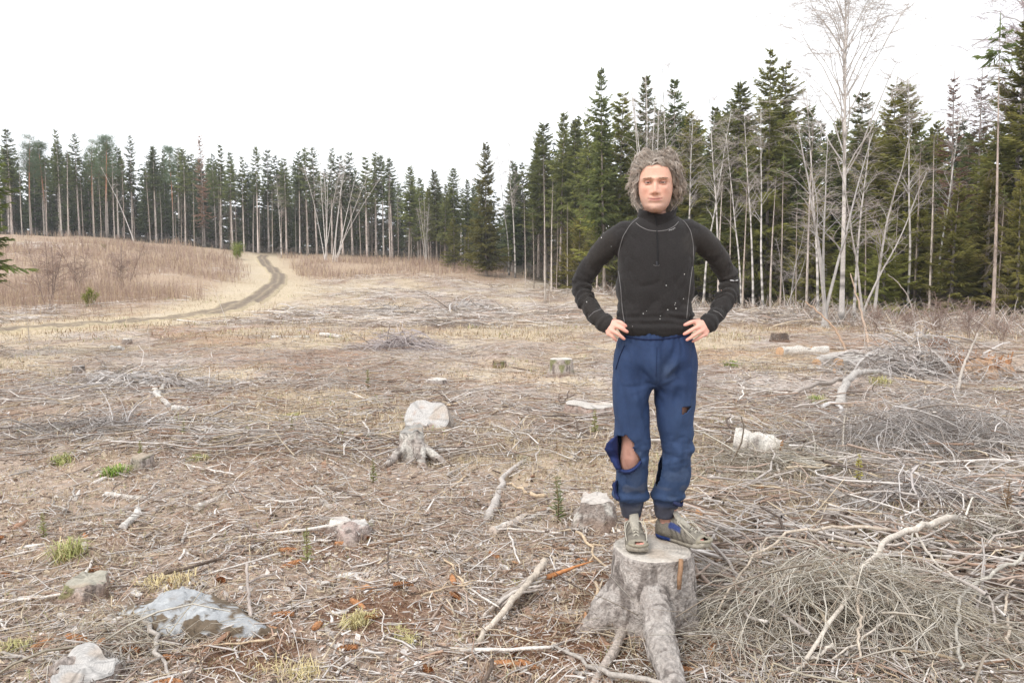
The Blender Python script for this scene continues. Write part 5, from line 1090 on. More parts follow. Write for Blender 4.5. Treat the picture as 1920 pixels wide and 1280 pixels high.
def put_cone(x, y):
    k = rs.uniform(.85, 1.15); o = link('spruce_cone', CONE, None, (x, y, Hs(x, y) + .013), (rs.uniform(0, 6), rs.normal(0, .15), rs.uniform(0, 2 * PI)), (k, k, k)); tag(o, f'brown spruce cone on the litter near {near(x, y)}', 'cone', f'spruce cones near {near(x, y)}')
sprinkle(34, 2.95, 5.2, put_cone)
for px, py in [(850, 1092), (852, 1120), (700, 1160), (322, 1236), (545, 1062), (540, 1035), (1085, 1055), (80, 1212), (150, 1203), (1335, 1222)]: p = at(px, py); put_cone(p.x, p.y)
# ------------------------------------------------------------------ the man
from mathutils.bvhtree import BVHTree
PY = MY + .07
ORG = pl(1232, 1030, PY); ORG.z = STOP + .012
def lp(px, py, dy=0.0):
    """photo pixel -> the man's own coordinates, at his depth plus dy"""
    q = pl(px, py, PY + dy) - ORG; return np.array([q.x, q.y, q.z])
def lpl(*pts): return np.array([lp(*p) for p in pts])

M_SKIN = mat_tint('skin', .5, 90, .06, .12, 260, sss=.12, spec=.35)
M_HAIR = mat_tint('hair', .5, 30, .15, 0, spec=.4)
M_KNIT = mat_tint('charcoal_knit', .95, 120, .22, 0, spec=.1)
def knit(m):
    t = m.node_tree; n = t.nodes; p = n['Principled BSDF']; p.inputs['Sheen Weight'].default_value = .12; p.inputs['Sheen Roughness'].default_value = .5
    tc = n.new('ShaderNodeTexCoord'); vo = n.new('ShaderNodeTexVoronoi'); vo.inputs['Scale'].default_value = 260; b = n.new('ShaderNodeBump'); b.inputs['Strength'].default_value = .4; b.inputs['Distance'].default_value = .004
    t.links.new(tc.outputs['Object'], vo.inputs['Vector']); t.links.new(vo.outputs['Distance'], b.inputs['Height']); t.links.new(b.outputs['Normal'], p.inputs['Normal'])
knit(M_KNIT)
M_CLOTH = mat_tint('navy_cloth', .75, 30, .14, .25, 220, spec=.25)
M_THREAD = mat_tint('thread', .85, 60, .1, 0)
M_SHOE = mat_tint('worn_shoe', .85, 60, .25, .4, 110)
def plain(name, col, rough=.5, spec=.5):
    m = bpy.data.materials.new(name); m.use_nodes = True; p = m.node_tree.nodes['Principled BSDF']; p.inputs['Base Color'].default_value = (*col, 1); p.inputs['Roughness'].default_value = rough; p.inputs['Specular IOR Level'].default_value = spec; return m

MAN = thing('person', 'man in charcoal sweater and torn blue trousers, hands on hips, standing on a tree stump', 'person', ORG)

def loft(rows, M=40, n=2.3):
    """closed stack of superellipse rings: (centre x, centre y, z, half width, half depth)"""
    tt = np.linspace(0, 2 * PI, M, endpoint=False); c, s = np.cos(tt), np.sin(tt); V = []
    for r in rows:
        e = 2 / (r[5] if len(r) > 5 else n)
        V.append(np.stack([r[0] + r[3] * np.sign(c) * np.abs(c) ** e, r[1] + r[4] * np.sign(s) * np.abs(s) ** e, np.full(M, r[2])], 1))
    V = np.concatenate(V); K = len(rows); a, b = np.meshgrid(np.arange(K - 1), np.arange(M), indexing='ij'); b2 = (b + 1) % M
    Q = np.stack([a * M + b, a * M + b2, (a + 1) * M + b2, (a + 1) * M + b], -1).reshape(-1, 4); n0 = len(V); ar = np.arange(M)
    V = np.concatenate([V, [V[:M].mean(0)], [V[-M:].mean(0)]])
    T = np.concatenate([np.stack([np.full(M, n0), (ar + 1) % M, ar], 1), np.stack([np.full(M, n0 + 1), (K - 1) * M + ar, (K - 1) * M + (ar + 1) % M], 1)])
    return V, Q, T
def resample(P, n):
    P = np.asarray(P, float); k = np.linspace(0, len(P) - 1, n); Q = np.stack([np.interp(k, range(len(P)), P[:, j]) for j in range(P.shape[1])], 1)
    for _ in range(3): Q[1:-1] = (Q[:-2] + 2 * Q[1:-1] + Q[2:]) / 4
    return Q
def limb(mb, pts, rad, n=24, S=20, C=(.5, .5, .5)):
    Q = resample(np.concatenate([pts, np.array(rad)[:, None]], 1), n); P, R = Q[:, :3], Q[:, 3]
    mb.tubes(P[None], R[None], S, C)
    for e, dd in ((0, P[0] - P[1]), (n - 1, P[-1] - P[-2])):   # rounded ends
        dd = dd / np.linalg.norm(dd); a = np.linspace(0, PI / 2, 5)[:-1]
        mb.tubes((P[e] + dd * R[e] * np.sin(np.append(a, 1.45))[:, None])[None], (R[e] * np.cos(np.append(a, 1.45)))[None], S, C)
    return P, R
def rows_px(rows, dep, dy=0., n=2.3):
    out = []
    for (py, l, r), d in zip(rows, dep):
        a, b = lp(l, py), lp(r, py); off = dy if np.isscalar(dy) else np.interp(py, [q[0] for q in rows], dy)
        out.append(((a[0] + b[0]) / 2, off, (a[2] + b[2]) / 2, (b[0] - a[0]) / 2, d, n))
    return out
def dense(rows, k=4):
    rows = np.array(rows); s = np.linspace(0, len(rows) - 1, (len(rows) - 1) * k + 1)
    Q = np.stack([np.interp(s, range(len(rows)), rows[:, j]) for j in range(rows.shape[1])], 1)
    for _ in range(2): Q[1:-1] = (Q[:-2] + 2 * Q[1:-1] + Q[2:]) / 4
    return Q

def ridged(a, b, seed):       # soft rounded cloth with narrow creases
    q = np.abs(fbm(a, b, seed, 2) - .5) * 4; return np.clip(q, 0, 1) ** .6 - .6
# --- head ------------------------------------------------------------------
CH = lp(1231, 399, -.05); HT = lp(1231, 291, -.05)[2] - CH[2]; HX = CH[0]; HZ = CH[2]; HY = -.02
HA_ = math.radians(-11.5); HR = np.array([[math.cos(HA_), -math.sin(HA_), 0], [math.sin(HA_), math.cos(HA_), 0], [0, 0, 1.]])     # the head is turned to the camera
def head():
    vv = np.concatenate([np.linspace(0, .1, 8)[:-1], np.linspace(.1, .9, 64)[:-1], 1 - np.linspace(.1, 0, 12) ** 1.4 * .1 / .1 ** 1.4]); M = 128
    w = np.interp(vv, [0, .03, .08, .14, .22, .35, .5, .65, .8, .9, .97, 1], [.019, .036, .050, .060, .0675, .0755, .0785, .080, .076, .060, .033, .004])
    yf = np.interp(vv, [0, .04, .1, .15, .2, .25, .33, .42, .5, .57, .62, .75, .85, .95, 1], [-.080, -.097, -.100, -.094, -.098, -.099, -.097, -.096, -.092, -.0985, -.0985, -.095, -.079, -.045, -.008])
    yb = np.interp(vv, [0, .1, .2, .35, .5, .7, .85, .95, 1], [-.02, .01, .045, .08, .094, .098, .08, .05, .01])
    tt = np.linspace(0, 2 * PI, M, endpoint=False); c, s = np.cos(tt), np.sin(tt); V = []
    for i, v in enumerate(vv):
        yc = -.01; e = 2 / 2.25; sy = np.sign(s) * np.abs(s) ** e
        y = np.where(sy < 0, yc + (yc - yf[i]) * sy, yc + (yb[i] - yc) * sy); x = w[i] * np.sign(c) * np.abs(c) ** e
        V.append(np.stack([x, y, np.full(M, v * HT)], 1))
    V = np.concatenate(V); x, y, v = V[:, 0], V[:, 1], V[:, 2] / HT; z = V[:, 2]; fr = sstep(-.02, -.06, y)
    G = lambda x0, sx, v0, sv: np.exp(-((x - x0) / sx) ** 2 - ((v - v0) / sv) ** 2)
    ax = np.abs(x); Ga = lambda x0, sx, v0, sv: np.exp(-((ax - x0) / sx) ** 2 - ((v - v0) / sv) ** 2)
    d = np.zeros(len(V))
    nh = np.interp(v, [.285, .305, .33, .36, .45, .53, .57, .62], [0, .019, .027, .026, .0185, .0095, .004, 0]); nw = np.interp(v, [.3, .35, .45, .55], [.0155, .014, .0105, .0105])
    d += nh * np.exp(-(ax / nw) ** 2.4) + .0085 * Ga(.0165, .006, .325, .028)
    d -= .0135 * Ga(.0325, .0185, .505, .04); d += .0075 * Ga(.03, .024, .566, .026) + .002 * Ga(0, .02, .575, .03)
    d += .0055 * Ga(.046, .016, .40, .055); d -= .003 * Ga(.05, .014, .22, .08)
    ml = .212 + 16 * x * x; mw = np.exp(-(ax / .031) ** 6)
    d += mw * (.0032 * np.exp(-((v - ml - .02) / .014) ** 2) + .0045 * np.exp(-((v - ml + .024) / .018) ** 2) - .0042 * np.exp(-((v - ml) / .0085) ** 2))
    nl = np.abs(ax - (.0165 + (.33 - v) * .12)); d -= .0036 * np.exp(-(nl / .0034) ** 2) * sstep(.17, .21, v) * (1 - sstep(.31, .35, v))
    d -= .0025 * G(0, .004, .275, .02); d += .006 * G(0, .016, .065, .04) - .002 * G(0, .02, .14, .02)
    for q in (.655, .685, .715): d -= .0014 * np.exp(-((v - q - 4 * x * x) / .006) ** 2) * np.exp(-(ax / .04) ** 4)
    V[:, 1] -= d * fr
    K = len(vv); a, b = np.meshgrid(np.arange(K - 1), np.arange(M), indexing='ij'); b2 = (b + 1) % M
    Q = np.stack([a * M + b, a * M + b2, (a + 1) * M + b2, (a + 1) * M + b], -1).reshape(-1, 4); n0 = len(V); ar = np.arange(M)
    V = np.concatenate([V, [V[:M].mean(0)], [V[-M:].mean(0)]])
    T = np.concatenate([np.stack([np.full(M, n0), (ar + 1) % M, ar], 1), np.stack([np.full(M, n0 + 1), (K - 1) * M + ar, (K - 1) * M + (ar + 1) % M], 1)])
    return V @ HR.T + [HX, HY, HZ], Q, T

body = MB(); body.add(*head())
for sx in (-1, 1):                                        # ears
    e = np.array([HR @ [sx * .079, .014, HT * f] + [HX, HY, HZ] for f in (.33, .42, .5, .56)]); limb(body, e, [.006, .010, .013, .011], 10, 10)
limb(body, np.array([[HX, HY + .035, HZ + .10], [HX, HY + .03, HZ + .02], [HX, .03, HZ - .05], [HX + .0, .035, HZ - .12]]), [.052, .055, .056, .064], 12)
# trunk and arms under the clothes
TOR = rows_px([(446, 1168, 1300), (480, 1170, 1292), (540, 1168, 1290), (600, 1168, 1290), (640, 1168, 1295), (690, 1162, 1296), (722, 1165, 1292)], [.07, .095, .095, .09, .095, .10, .08], .02)
body.add(*loft(dense(TOR)))
ARM_R = lpl((1173, 441, .02), (1147, 453, .03), (1121, 481, .06), (1093, 520, .085), (1088, 534, .085), (1097, 562, .05), (1116, 590, -.01), (1137, 608, -.055))
ARM_L = lpl((1287, 437, .02), (1314, 448, .03), (1340, 475, .06), (1365, 514, .085), (1371, 532, .085), (1359, 563, .05), (1344, 589, -.01), (1327, 608, -.055))
for A in (ARM_R, ARM_L): limb(body, A, [.055, .048, .042, .038, .037, .036, .032, .027], 40)
def hand(wrist, kn, tips, palmc, thumb):
    wrist, kn, tips = np.array(wrist), np.array(kn), np.array(tips)
    for i in range(4):
        limb(body, np.array([wrist * .75 + kn[i] * .25, wrist * .35 + kn[i] * .65, kn[i]]), [.017, .0135, .0105], 10, 12)
        a, b = kn[i], tips[i]; mid = a * .52 + b * .48 + np.array([0, -.010, .004]); r = [.0098, .0098, .0093, .0082][i]
        limb(body, np.array([a, a * .75 + b * .25 + [0, -.006, .003], mid, a * .2 + b * .8 + [0, -.006, .001], b]), [r * 1.06, r, r * 1.03, r * .92, r * .78], 16, 12)
    for i in range(3): limb(body, np.array([wrist * .5 + (kn[i] + kn[i + 1]) * .25, (kn[i] + kn[i + 1]) / 2]), [.016, .009], 6, 10)
    limb(body, np.array(thumb), [.016, .014, .011, .009], 12, 12)
hand(lp(1138, 607, -.06), [lp(1157, 603, -.088), lp(1153, 611, -.098), lp(1147, 620, -.10), lp(1141, 626, -.09)], [lp(1173, 611, -.112), lp(1176, 622, -.118), lp(1170, 635, -.114), lp(1155, 638, -.098)], None,
     [lp(1140, 606, -.05), lp(1148, 602, -.02), lp(1158, 600, .01), lp(1165, 600, .03)])
hand(lp(1328, 608, -.06), [lp(1302, 603, -.088), lp(1311, 612, -.098), lp(1316, 620, -.10), lp(1323, 627, -.09)], [lp(1284, 609, -.112), lp(1283, 626, -.118), lp(1288, 637, -.114), lp(1299, 640, -.098)], None,
     [lp(1326, 606, -.05), lp(1312, 602, -.02), lp(1300, 600, .01), lp(1294, 600, .03)])
# legs and feet
AR, AL = lp(1187, 985, .055), lp(1249, 985, .055)
limb(body, np.array([lp(1192, 690, .02), lp(1190, 760, .01), lp(1186, 835, -.012), lp(1184, 862, -.008), lp(1184, 905, .03), AR]), [.066, .060, .052, .053, .05, .036], 40)
limb(body, np.array([lp(1264, 690, .02), lp(1266, 760, .0), lp(1266, 835, -.012), lp(1266, 862, -.008), lp(1260, 905, .03), AL]), [.066, .066, .053, .053, .05, .036], 40)
SHOES = []
def footframe(heel, yaw): 
    h = np.array(heel); f = np.array([math.sin(yaw), -math.cos(yaw), 0]); s = np.array([math.cos(yaw), math.sin(yaw), 0]); return h, f, s
FR = footframe([AR[0], AR[1] + .045, 0], math.radians(-3)); FL = footframe([AL[0] - .035, AL[1] + .03, 0], math.radians(46))
for (h, f, s), mir in ((FR, 1), (FL, -1)):
    P = lambda u, l, z: h + f * u + s * l + np.array([0, 0, z])
    limb(body, np.array([P(.03, 0, .05), P(.07, 0, .062), P(.13, 0, .052), P(.19, 0, .04)]), [.03, .034, .034, .026], 14)
    for k in range(5):
        l = (-.034 + .0165 * k) * mir * -1; u = .262 - .004 * k ** 1.6
        limb(body, np.array([P(.18, l * .8, .038), P(u - .03, l, .034), P(u - .012, l, .036), P(u, l, .03)]), [.014, [.0125, .0095, .009, .0085, .008][k] * .9, [.0135, .0098, .0092, .0088, .0085][k], [.010, .0075, .007, .007, .0065][k]], 10, 10)
V, Q, T = remesh(body, .0036, 1, .35)
me = mesh_arrays('tmp', V, Q, T); o = link('tmp', me); g = o.vertex_groups.new(name='g')       # thin the skin out where clothes hide it
vis = (V[:, 2] > HZ - .06) | ((V[:, 2] > .88) & (V[:, 2] < 1.1) & (np.abs(V[:, 0] - lp(1229, 600)[0]) > .1)) | ((V[:, 2] > .3) & (V[:, 2] < .56)) | (V[:, 2] < .14)
g.add(np.where(~vis)[0].tolist(), 1.0, 'REPLACE'); dm = o.modifiers.new('d', 'DECIMATE'); dm.ratio = .45; dm.vertex_group = 'g'; dm.vertex_group_factor = 8; apply_mods(o); me = o.data
V = np.empty(len(me.vertices) * 3, np.float32); me.vertices.foreach_get('co', V); V = V.reshape(-1, 3).astype(float); L_ = np.empty(len(me.loops), np.int32); me.loops.foreach_get('vertex_index', L_)
tot = np.empty(len(me.polygons), np.int32); me.polygons.foreach_get('loop_total', tot); st_ = np.empty(len(me.polygons), np.int32); me.polygons.foreach_get('loop_start', st_); Q = L_[st_[tot == 4][:, None] + np.arange(4)]; T = L_[st_[tot == 3][:, None] + np.arange(3)]
bpy.data.objects.remove(o, do_unlink=True)
Hl = (V - [HX, HY, HZ]) @ HR; hx, hz, hy = Hl[:, 0], Hl[:, 2] / HT, Hl[:, 1]
SK = lin(221, 175, 154); c = np.tile(SK, (len(V), 1)) * (.96 + .08 * noise3(V * 40, 1)[:, None])
ishead = V[:, 2] > HZ - .01; isf = ishead & (hy < -.03)
def paint(mask, col): 
    global c; mask = np.clip(mask, 0, 1)[:, None]; c = c * (1 - mask) + np.asarray(col) * mask
ax = np.abs(hx)
paint(isf * .3 * (np.exp(-((ax - .045) / .02) ** 2 - ((hz - .36) / .1) ** 2) + np.exp(-(hx / .014) ** 2 - ((hz - .36) / .07) ** 2)), lin(206, 132, 112))
paint(isf * .55 * sstep(.3, .12, hz) * sstep(.0, .03, np.abs(hz - .22) + (ax > .026) * .05), lin(168, 140, 126))
ml = .212 + 16 * hx * hx
paint(isf * np.exp(-(ax / .029) ** 8) * np.exp(-((hz - ml + .003) / .026) ** 4) * .75, lin(186, 120, 114))
paint(isf * np.exp(-(ax / .0315) ** 8) * np.exp(-((hz - ml) / .008) ** 2) * .85, lin(112, 62, 58))
paint(isf * .6 * np.exp(-((ax - .0325) / .019) ** 4 - ((hz - .5) / .045) ** 4), lin(150, 106, 92))  # eye sockets darkened: shade under the brow painted into the skin colour
paint(isf * .75 * np.exp(-((ax - .0335) / .019) ** 4 - ((hz - .572) / .016) ** 2), lin(150, 120, 100))
paint(isf * .7 * np.exp(-((ax - .0085) / .004) ** 2 - ((hz - .298) / .012) ** 2), lin(120, 64, 54))
hl = np.interp(ax, [0, .035, .056, .068, .078, .085], [.80, .80, .76, .66, .5, .4])
paint(ishead * sstep(-.02, .02, hz - hl) * 1.0, lin(112, 96, 84)); paint(ishead * (hy > .0) * sstep(.0, .1, hz), lin(104, 88, 76))
legs = V[:, 2] < .75; paint(legs * 1.0, lin(190, 146, 130) * .96); paint(legs * .4 * sstep(.5, .65, noise3(V * 60, 3)), lin(158, 112, 98))
hands = (V[:, 2] > .9) & (V[:, 2] < 1.1) & (V[:, 1] < -.03); paint(hands * .5, lin(230, 172, 158))
kn = np.concatenate([[lp(1173, 611, -.112), lp(1176, 622, -.118), lp(1170, 635, -.114), lp(1155, 638, -.098)], [lp(1284, 609, -.112), lp(1283, 626, -.118), lp(1288, 637, -.114), lp(1299, 640, -.098)]])
dd = np.min(np.linalg.norm(V[:, None] - kn[None], axis=2), 1) if len(V) < 40000 else np.min(np.stack([np.linalg.norm(V - k, axis=1) for k in kn]), 0); paint(np.exp(-(dd / .014) ** 2) * .5, lin(226, 150, 138))
feet = V[:, 2] < .08; paint(feet * .75, lin(224, 156, 142))
me = mesh_arrays('body', V, Q, T, c); me.materials.append(M_SKIN); link('body', me, MAN)

# eyes
M_EYE = mat_tint('eye', .2, 200, .02, 0, spec=.5)
for sx in (-1, 1):
    n = 20; th_, ph_ = np.meshgrid(np.linspace(0, PI, n), np.linspace(0, 2 * PI, n, endpoint=False), indexing='ij')
    S = np.stack([np.sin(th_) * np.cos(ph_), -np.cos(th_), np.sin(th_) * np.sin(ph_)], -1).reshape(-1, 3)
    a, b = np.meshgrid(np.arange(n - 1), np.arange(n), indexing='ij'); b2 = (b + 1) % n; QQ = np.stack([a * n + b, a * n + b2, (a + 1) * n + b2, (a + 1) * n + b], -1).reshape(-1, 4)
    tq = th_.ravel()[:, None]; col = np.where(tq < .27, lin(12, 10, 10)[None], np.where(tq < .60, lin(52, 46, 42)[None], lin(206, 196, 190)[None]))
    ctr = HR @ [sx * .0325, -.0795, HT * .5] + [HX, HY, HZ]; S = S @ HR.T
    me = mesh_arrays('eye', S * .0118 + ctr, QQ, None, col); me.materials.append(M_EYE); e = link('eye', me, MAN)
    m = MB()                                              # lids: two skin shells closing over the ball
    for lo, hi, rr_, cc in ((.13, 1.45, .0134, lin(196, 146, 128)), (-1.3, -.26, .0128, lin(208, 160, 142))):
        u_, w_ = np.meshgrid(np.linspace(lo, hi, 8), np.linspace(-1.35, 1.35, 14), indexing='ij'); 
        u2 = u_ * (1 - .35 * (np.abs(w_) / 1.35) ** 2) + (.08 if lo > 0 else .0) * 0
        P = np.stack([np.sin(w_) * np.cos(u2) * 1.12, -np.cos(w_) * np.cos(u2), np.sin(u2)], -1).reshape(-1, 3) @ HR.T * rr_ + ctr
        a, b = np.meshgrid(np.arange(7), np.arange(13), indexing='ij'); QQ = np.stack([a * 14 + b, a * 14 + b + 1, (a + 1) * 14 + b + 1, (a + 1) * 14 + b], -1).reshape(-1, 4)
        cl = np.tile(cc, (len(P), 1)); 
        if lo > 0: cl[:14] = lin(84, 60, 52)
        m.add(P, QQ, None, cl)
    m.build('eyelid', M_SKIN, e)

# --- hair --------------------------------------------------------------------
r = np.random.default_rng(3); roots = []
while len(roots) < 620:
    d = r.normal(0, 1, 3); d[2] = d[2] * .8 + .35; d /= np.linalg.norm(d)
    x, y, v = d[0] * .082, d[1] * .097, .62 + d[2] * .37
    if v > 1 or v < .28: continue
    if y < -.0 and v < np.interp(abs(x), [0, .035, .054, .066, .075, .082], [.81, .81, .77, .68, .55, .42]): continue
    if y >= 0 and v < .3: continue
    roots.append((x, y, v * HT, *d))
roots = np.array(roots); m = MB(); NS = 7; K = 9; s = np.linspace(0, 1, K)
top = sstep(.5, .95, roots[:, 5]); side = np.sign(roots[:, 0] + r.normal(0, .02, len(roots)))
for i, q in enumerate(roots):
    p0 = np.array([q[0], q[1], q[2]]); d = q[3:6]; t_ = top[i]; L = r.uniform(.060, .115) * (1 - .2 * t_); sd = side[i]
    flow = np.array([sd * (.32 + .75 * t_), .30 * (1 - t_) + (.1 if q[1] > 0 else .16), -(1.0 - .62 * t_)]); flow /= np.linalg.norm(flow)
    lift = r.uniform(.012, .030) * (.35 if q[1] < -.03 else 1) + .022 * t_ * (q[1] > -.05) + .010 * (1 - t_) * (q[2] / HT > .4) * (q[1] > -.02)
    if q[1] < -.035 and q[2] / HT > .72:                   # the fringe is swept over and to the sides; a curl or two falls on the forehead
        flow = np.array([sd * .85 + .15, .05, -.30 if abs(q[0]) > .02 else -.05]); L *= .75; lift *= .8
    P = p0 + d * (lift * (1 - np.exp(-3.2 * s)))[:, None] + flow * (L * s ** 1.1)[:, None] + np.array([sd * .9, .0, .35]) * (r.uniform(.0, .034) * s ** 3 * (q[1] > -.05))[:, None]
    a = np.cross(flow, d); a /= np.linalg.norm(a) + 1e-6; ph, fq, am = r.uniform(0, 6.3), r.uniform(6, 11), r.uniform(.007, .018)
    P = P + a * (am * np.sin(fq * s + ph) * np.minimum(s * 2, 1))[:, None] + d * (am * .9 * np.cos(fq * s + ph) * np.minimum(s * 2, 1))[:, None]
    off = r.normal(0, .0027, (NS, 1, 3)) * (.6 + .5 * s[None, :, None]) + np.cumsum(r.normal(0, .0007, (NS, K, 3)), 1)
    S_ = P[None] + off
    # keep strands outside the skull
    e = np.stack([S_[..., 0] / .087, (S_[..., 1] - 0) / .106, (S_[..., 2] - .6 * HT) / (.43 * HT)], -1); nr = np.linalg.norm(e, axis=-1, keepdims=True); fix = np.maximum(1.0 / np.maximum(nr, 1e-6), 1); low = (S_[..., 2:3] > .3 * HT)
    S_ = np.where(low, np.concatenate([S_[..., :2] * fix[..., :1], (S_[..., 2:] - .6 * HT) * fix + .6 * HT], -1), S_)
    rr2 = np.hypot(S_[..., 0:1], S_[..., 1:2] * .85); env = np.interp(S_[..., 2:3] / HT, [.05, .15, .28, .42, .55, .75, .92, 1.06, 1.16, 1.23], [.080, .104, .128, .136, .133, .119, .103, .086, .060, .022]) * r.uniform(.74, 1.1)
    env = env * (1 + .14 * (r.random((NS, 1, 1)) < .12) * s[None, :, None])
    S_[..., :2] *= np.where(rr2 > env, env / np.maximum(rr2, 1e-6), 1.0) * (1 - .04 * (rr2 > env))
    g = np.clip(.5 + .25 * (q[0] < 0) + r.normal(0, .25), 0, 1); col = (lin(152, 134, 118) * (1 - g) + lin(222, 212, 202) * g) * r.uniform(.8, 1.15, (NS, 1, 1)) * (.85 + .25 * s[None, :, None])
    m.tubes(S_ @ HR.T + [HX, HY, HZ], np.array([[.0010] * 1]) * (1 - .55 * s)[None] * np.ones((NS, 1)), 3, col, cap=False)
# brows
for sx in (-1, 1):
    n = 40; u = r.random(n); x = sx * (.015 + .037 * u); z = HT * (.566 + .010 * np.sin(u * 2.4) - .012 * u ** 2) + r.normal(0, .0016, n); y = -.1035 + .018 * u ** 2 - .003
    P0 = np.stack([x, y, z], 1); P1 = P0 + np.stack([sx * r.uniform(.004, .009, n), r.normal(0, .001, n) - .001, r.uniform(-.001, .003, n)], 1); P0, P1 = P0 @ HR.T + [HX, HY, HZ], P1 @ HR.T + [HX, HY, HZ]
    m.tubes(np.stack([P0, P1], 1), [[.0007, .0003]], 3, lin(150, 126, 108), cap=False)
hair = m.build('hair', M_HAIR, MAN)

# --- sweater -----------------------------------------------------------------
sw = MB()
SWR = rows_px([(402, 1205, 1264), (413, 1187, 1282), (425, 1169, 1299), (442, 1160, 1306), (480, 1158, 1303), (520, 1155.5, 1301), (560, 1156.5, 1300), (600, 1158, 1299), (622, 1160, 1297), (629, 1165, 1292)],
              [.058, .078, .092, .105, .122, .122, .119, .120, .119, .108], [.035, .035, .03, .025, .015, .01, .008, .004, .002, .002], 2.35)
sw.add(*loft(dense(SWR, 5), 56))
limb(sw, ARM_R, [.067, .059, .052, .046, .046, .046, .042, .039], 60, 22); limb(sw, ARM_L, [.067, .060, .053, .047, .047, .047, .043, .039], 60, 22)
V, Q, T = remesh(sw, .0064, 5, .6)
# cut the cuffs open where the hands come out, and lay folds into the cloth
def along(A, V):
    A = resample(A, 60); best = np.full(len(V), 1e9); s = np.zeros(len(V))
    for i in range(60): d = np.linalg.norm(V - A[i], axis=1); k = d < best; best[k] = d[k]; s[k] = i / 59
    return s, best
N = normals_of(V, Q, T); disp = np.zeros(len(V))
for A, sg in ((ARM_R, 1), (ARM_L, -1)):
    s, d = along(A, V); on_ = (d < .085) * sstep(.12, .25, s); inner = sstep(-.01, .03, (V[:, 0] - np.interp(s, np.linspace(0, 1, len(A)), A[:, 0])) * sg)
    wv = np.sin(s * 72 + 9 * vnoise(V[:, 1] * 22, V[:, 2] * 12, 3)); disp += on_ * .0075 * wv * np.exp(-((s - .66) / .2) ** 2) * (.35 + .65 * inner)
    disp += on_ * .0045 * (noise3(V * np.array([10, 16, 22]), 6) - .5) * 2 * sstep(.3, .5, s)
    disp += on_ * .004 * sstep(.93, .96, s) * (1 - sstep(.985, 1, s))
tor = (np.abs(V[:, 0] - lp(1229, 520)[0]) < .19); zz = V[:, 2]
disp += tor * ((noise3(V * np.array([5, 5, 11]), 2) - .5) * .014 + (fbm(V[:, 0] * 9 + V[:, 2] * 4, V[:, 2] * 16, 4, 3) - .5) * .010 * sstep(1.25, 1.0, zz))
zh = lp(1230, 612)[2]; disp += tor * .006 * np.exp(-((zz - zh) / .018) ** 2) + tor * .0035 * np.sin((zz + .06 * V[:, 0]) * 190 + 5 * vnoise(V[:, 0] * 9, V[:, 1] * 9, 2)) * np.exp(-((zz - zh - .04) / .035) ** 2)
rx = V[:, 0] - lp(1229, 520)[0]
disp += tor * (.010 * ridged(rx * 5 + zz * 9 * np.sign(rx), zz * 5 - np.abs(rx) * 9, 14) * sstep(1.36, 1.22, zz) + .008 * ridged(np.abs(rx) * 9 + zz * 4, zz * 10 - np.abs(rx) * 16, 19) * sstep(.07, .14, np.abs(rx)))
for A in (ARM_R, ARM_L):
    s, d = along(A, V); disp += (d < .085) * sstep(.1, .3, s) * .009 * ridged(s * 16 + V[:, 1] * 12, s * 5 + V[:, 0] * 14, 23)
V = V + N * disp[:, None]
c = np.tile(lin(48, 46, 46), (len(V), 1)) * (.9 + .2 * noise3(V * 30, 4)[:, None])
f = sstep(.55, .7, noise3(V * 7, 9))[:, None] * .25; c = c * (1 - f) + lin(68, 63, 58) * f
me = mesh_arrays('sweater', V, Q, T, c); me.materials.append(M_KNIT); SW = link('sweater', me, MAN)
BV = BVHTree.FromPolygons([Vector(v) for v in V], [list(q) for q in Q] + [list(t) for t in T])
def skin_at(px, py, tree=None, out=.001):
    o = np.array([0, 0, CAM_Z]) - np.array(ORG); q = lp(px, py); d = Vector(q - o).normalized(); h = (tree or BV).ray_cast(Vector(o), d)
    return np.array(h[0] + h[1] * out) if h[0] is not None else q
def seam(name, pts, r=.0017, col=lin(124, 122, 122), mat=None, tree=None, n=40, parent=None):
    k = np.linspace(0, len(pts) - 1, n); P2 = resample(np.array(pts, float), n); P = np.array([skin_at(*p, tree=tree) for p in P2]); P[1:-1] = (P[:-2] + 2 * P[1:-1] + P[2:]) / 4
    m = MB(); m.tubes(P[None], np.full((1, n), r), 5, col); return m.build(name, mat or M_THREAD, parent or SW)
seam('seam', [(1198, 408), (1181, 422), (1168, 443), (1161, 468), (1158.5, 498)]); seam('seam', [(1269, 406), (1285, 417), (1295, 433), (1299.5, 458), (1300, 495)])
seam('seam', [(1160, 508), (1164, 540), (1167, 580), (1171, 606)]); seam('seam', [(1298, 500), (1294, 530), (1290, 565), (1287, 598)])
seam('seam', [(1104, 594), (1114, 585), (1127, 580)]); seam('seam', [(1337, 582), (1348, 586), (1357, 596)])
z = seam('zipper', [(1231.5, 432), (1232.5, 450), (1233, 475), (1234, 497)], .0032, lin(34, 34, 36)); seam('zipper_pull', [(1231, 490), (1232, 498)], .004, lin(70, 72, 78), n=6)
seam('seam', [(1225, 497), (1231, 499), (1237, 497)], .0012, n=8)
seam('chest_mark', [(1254, 433), (1256, 430.5), (1258, 432.5), (1260, 429.5), (1262, 431), (1264, 427.5), (1266, 428)], .0010, lin(190, 190, 190), n=26)
seam('sleeve_print', [(1369, 526), (1376, 526.5)], .0032, lin(186, 186, 188), n=6); seam('sleeve_print', [(1379, 526), (1383, 525.5)], .0028, lin(186, 186, 188), n=6)
m = MB()
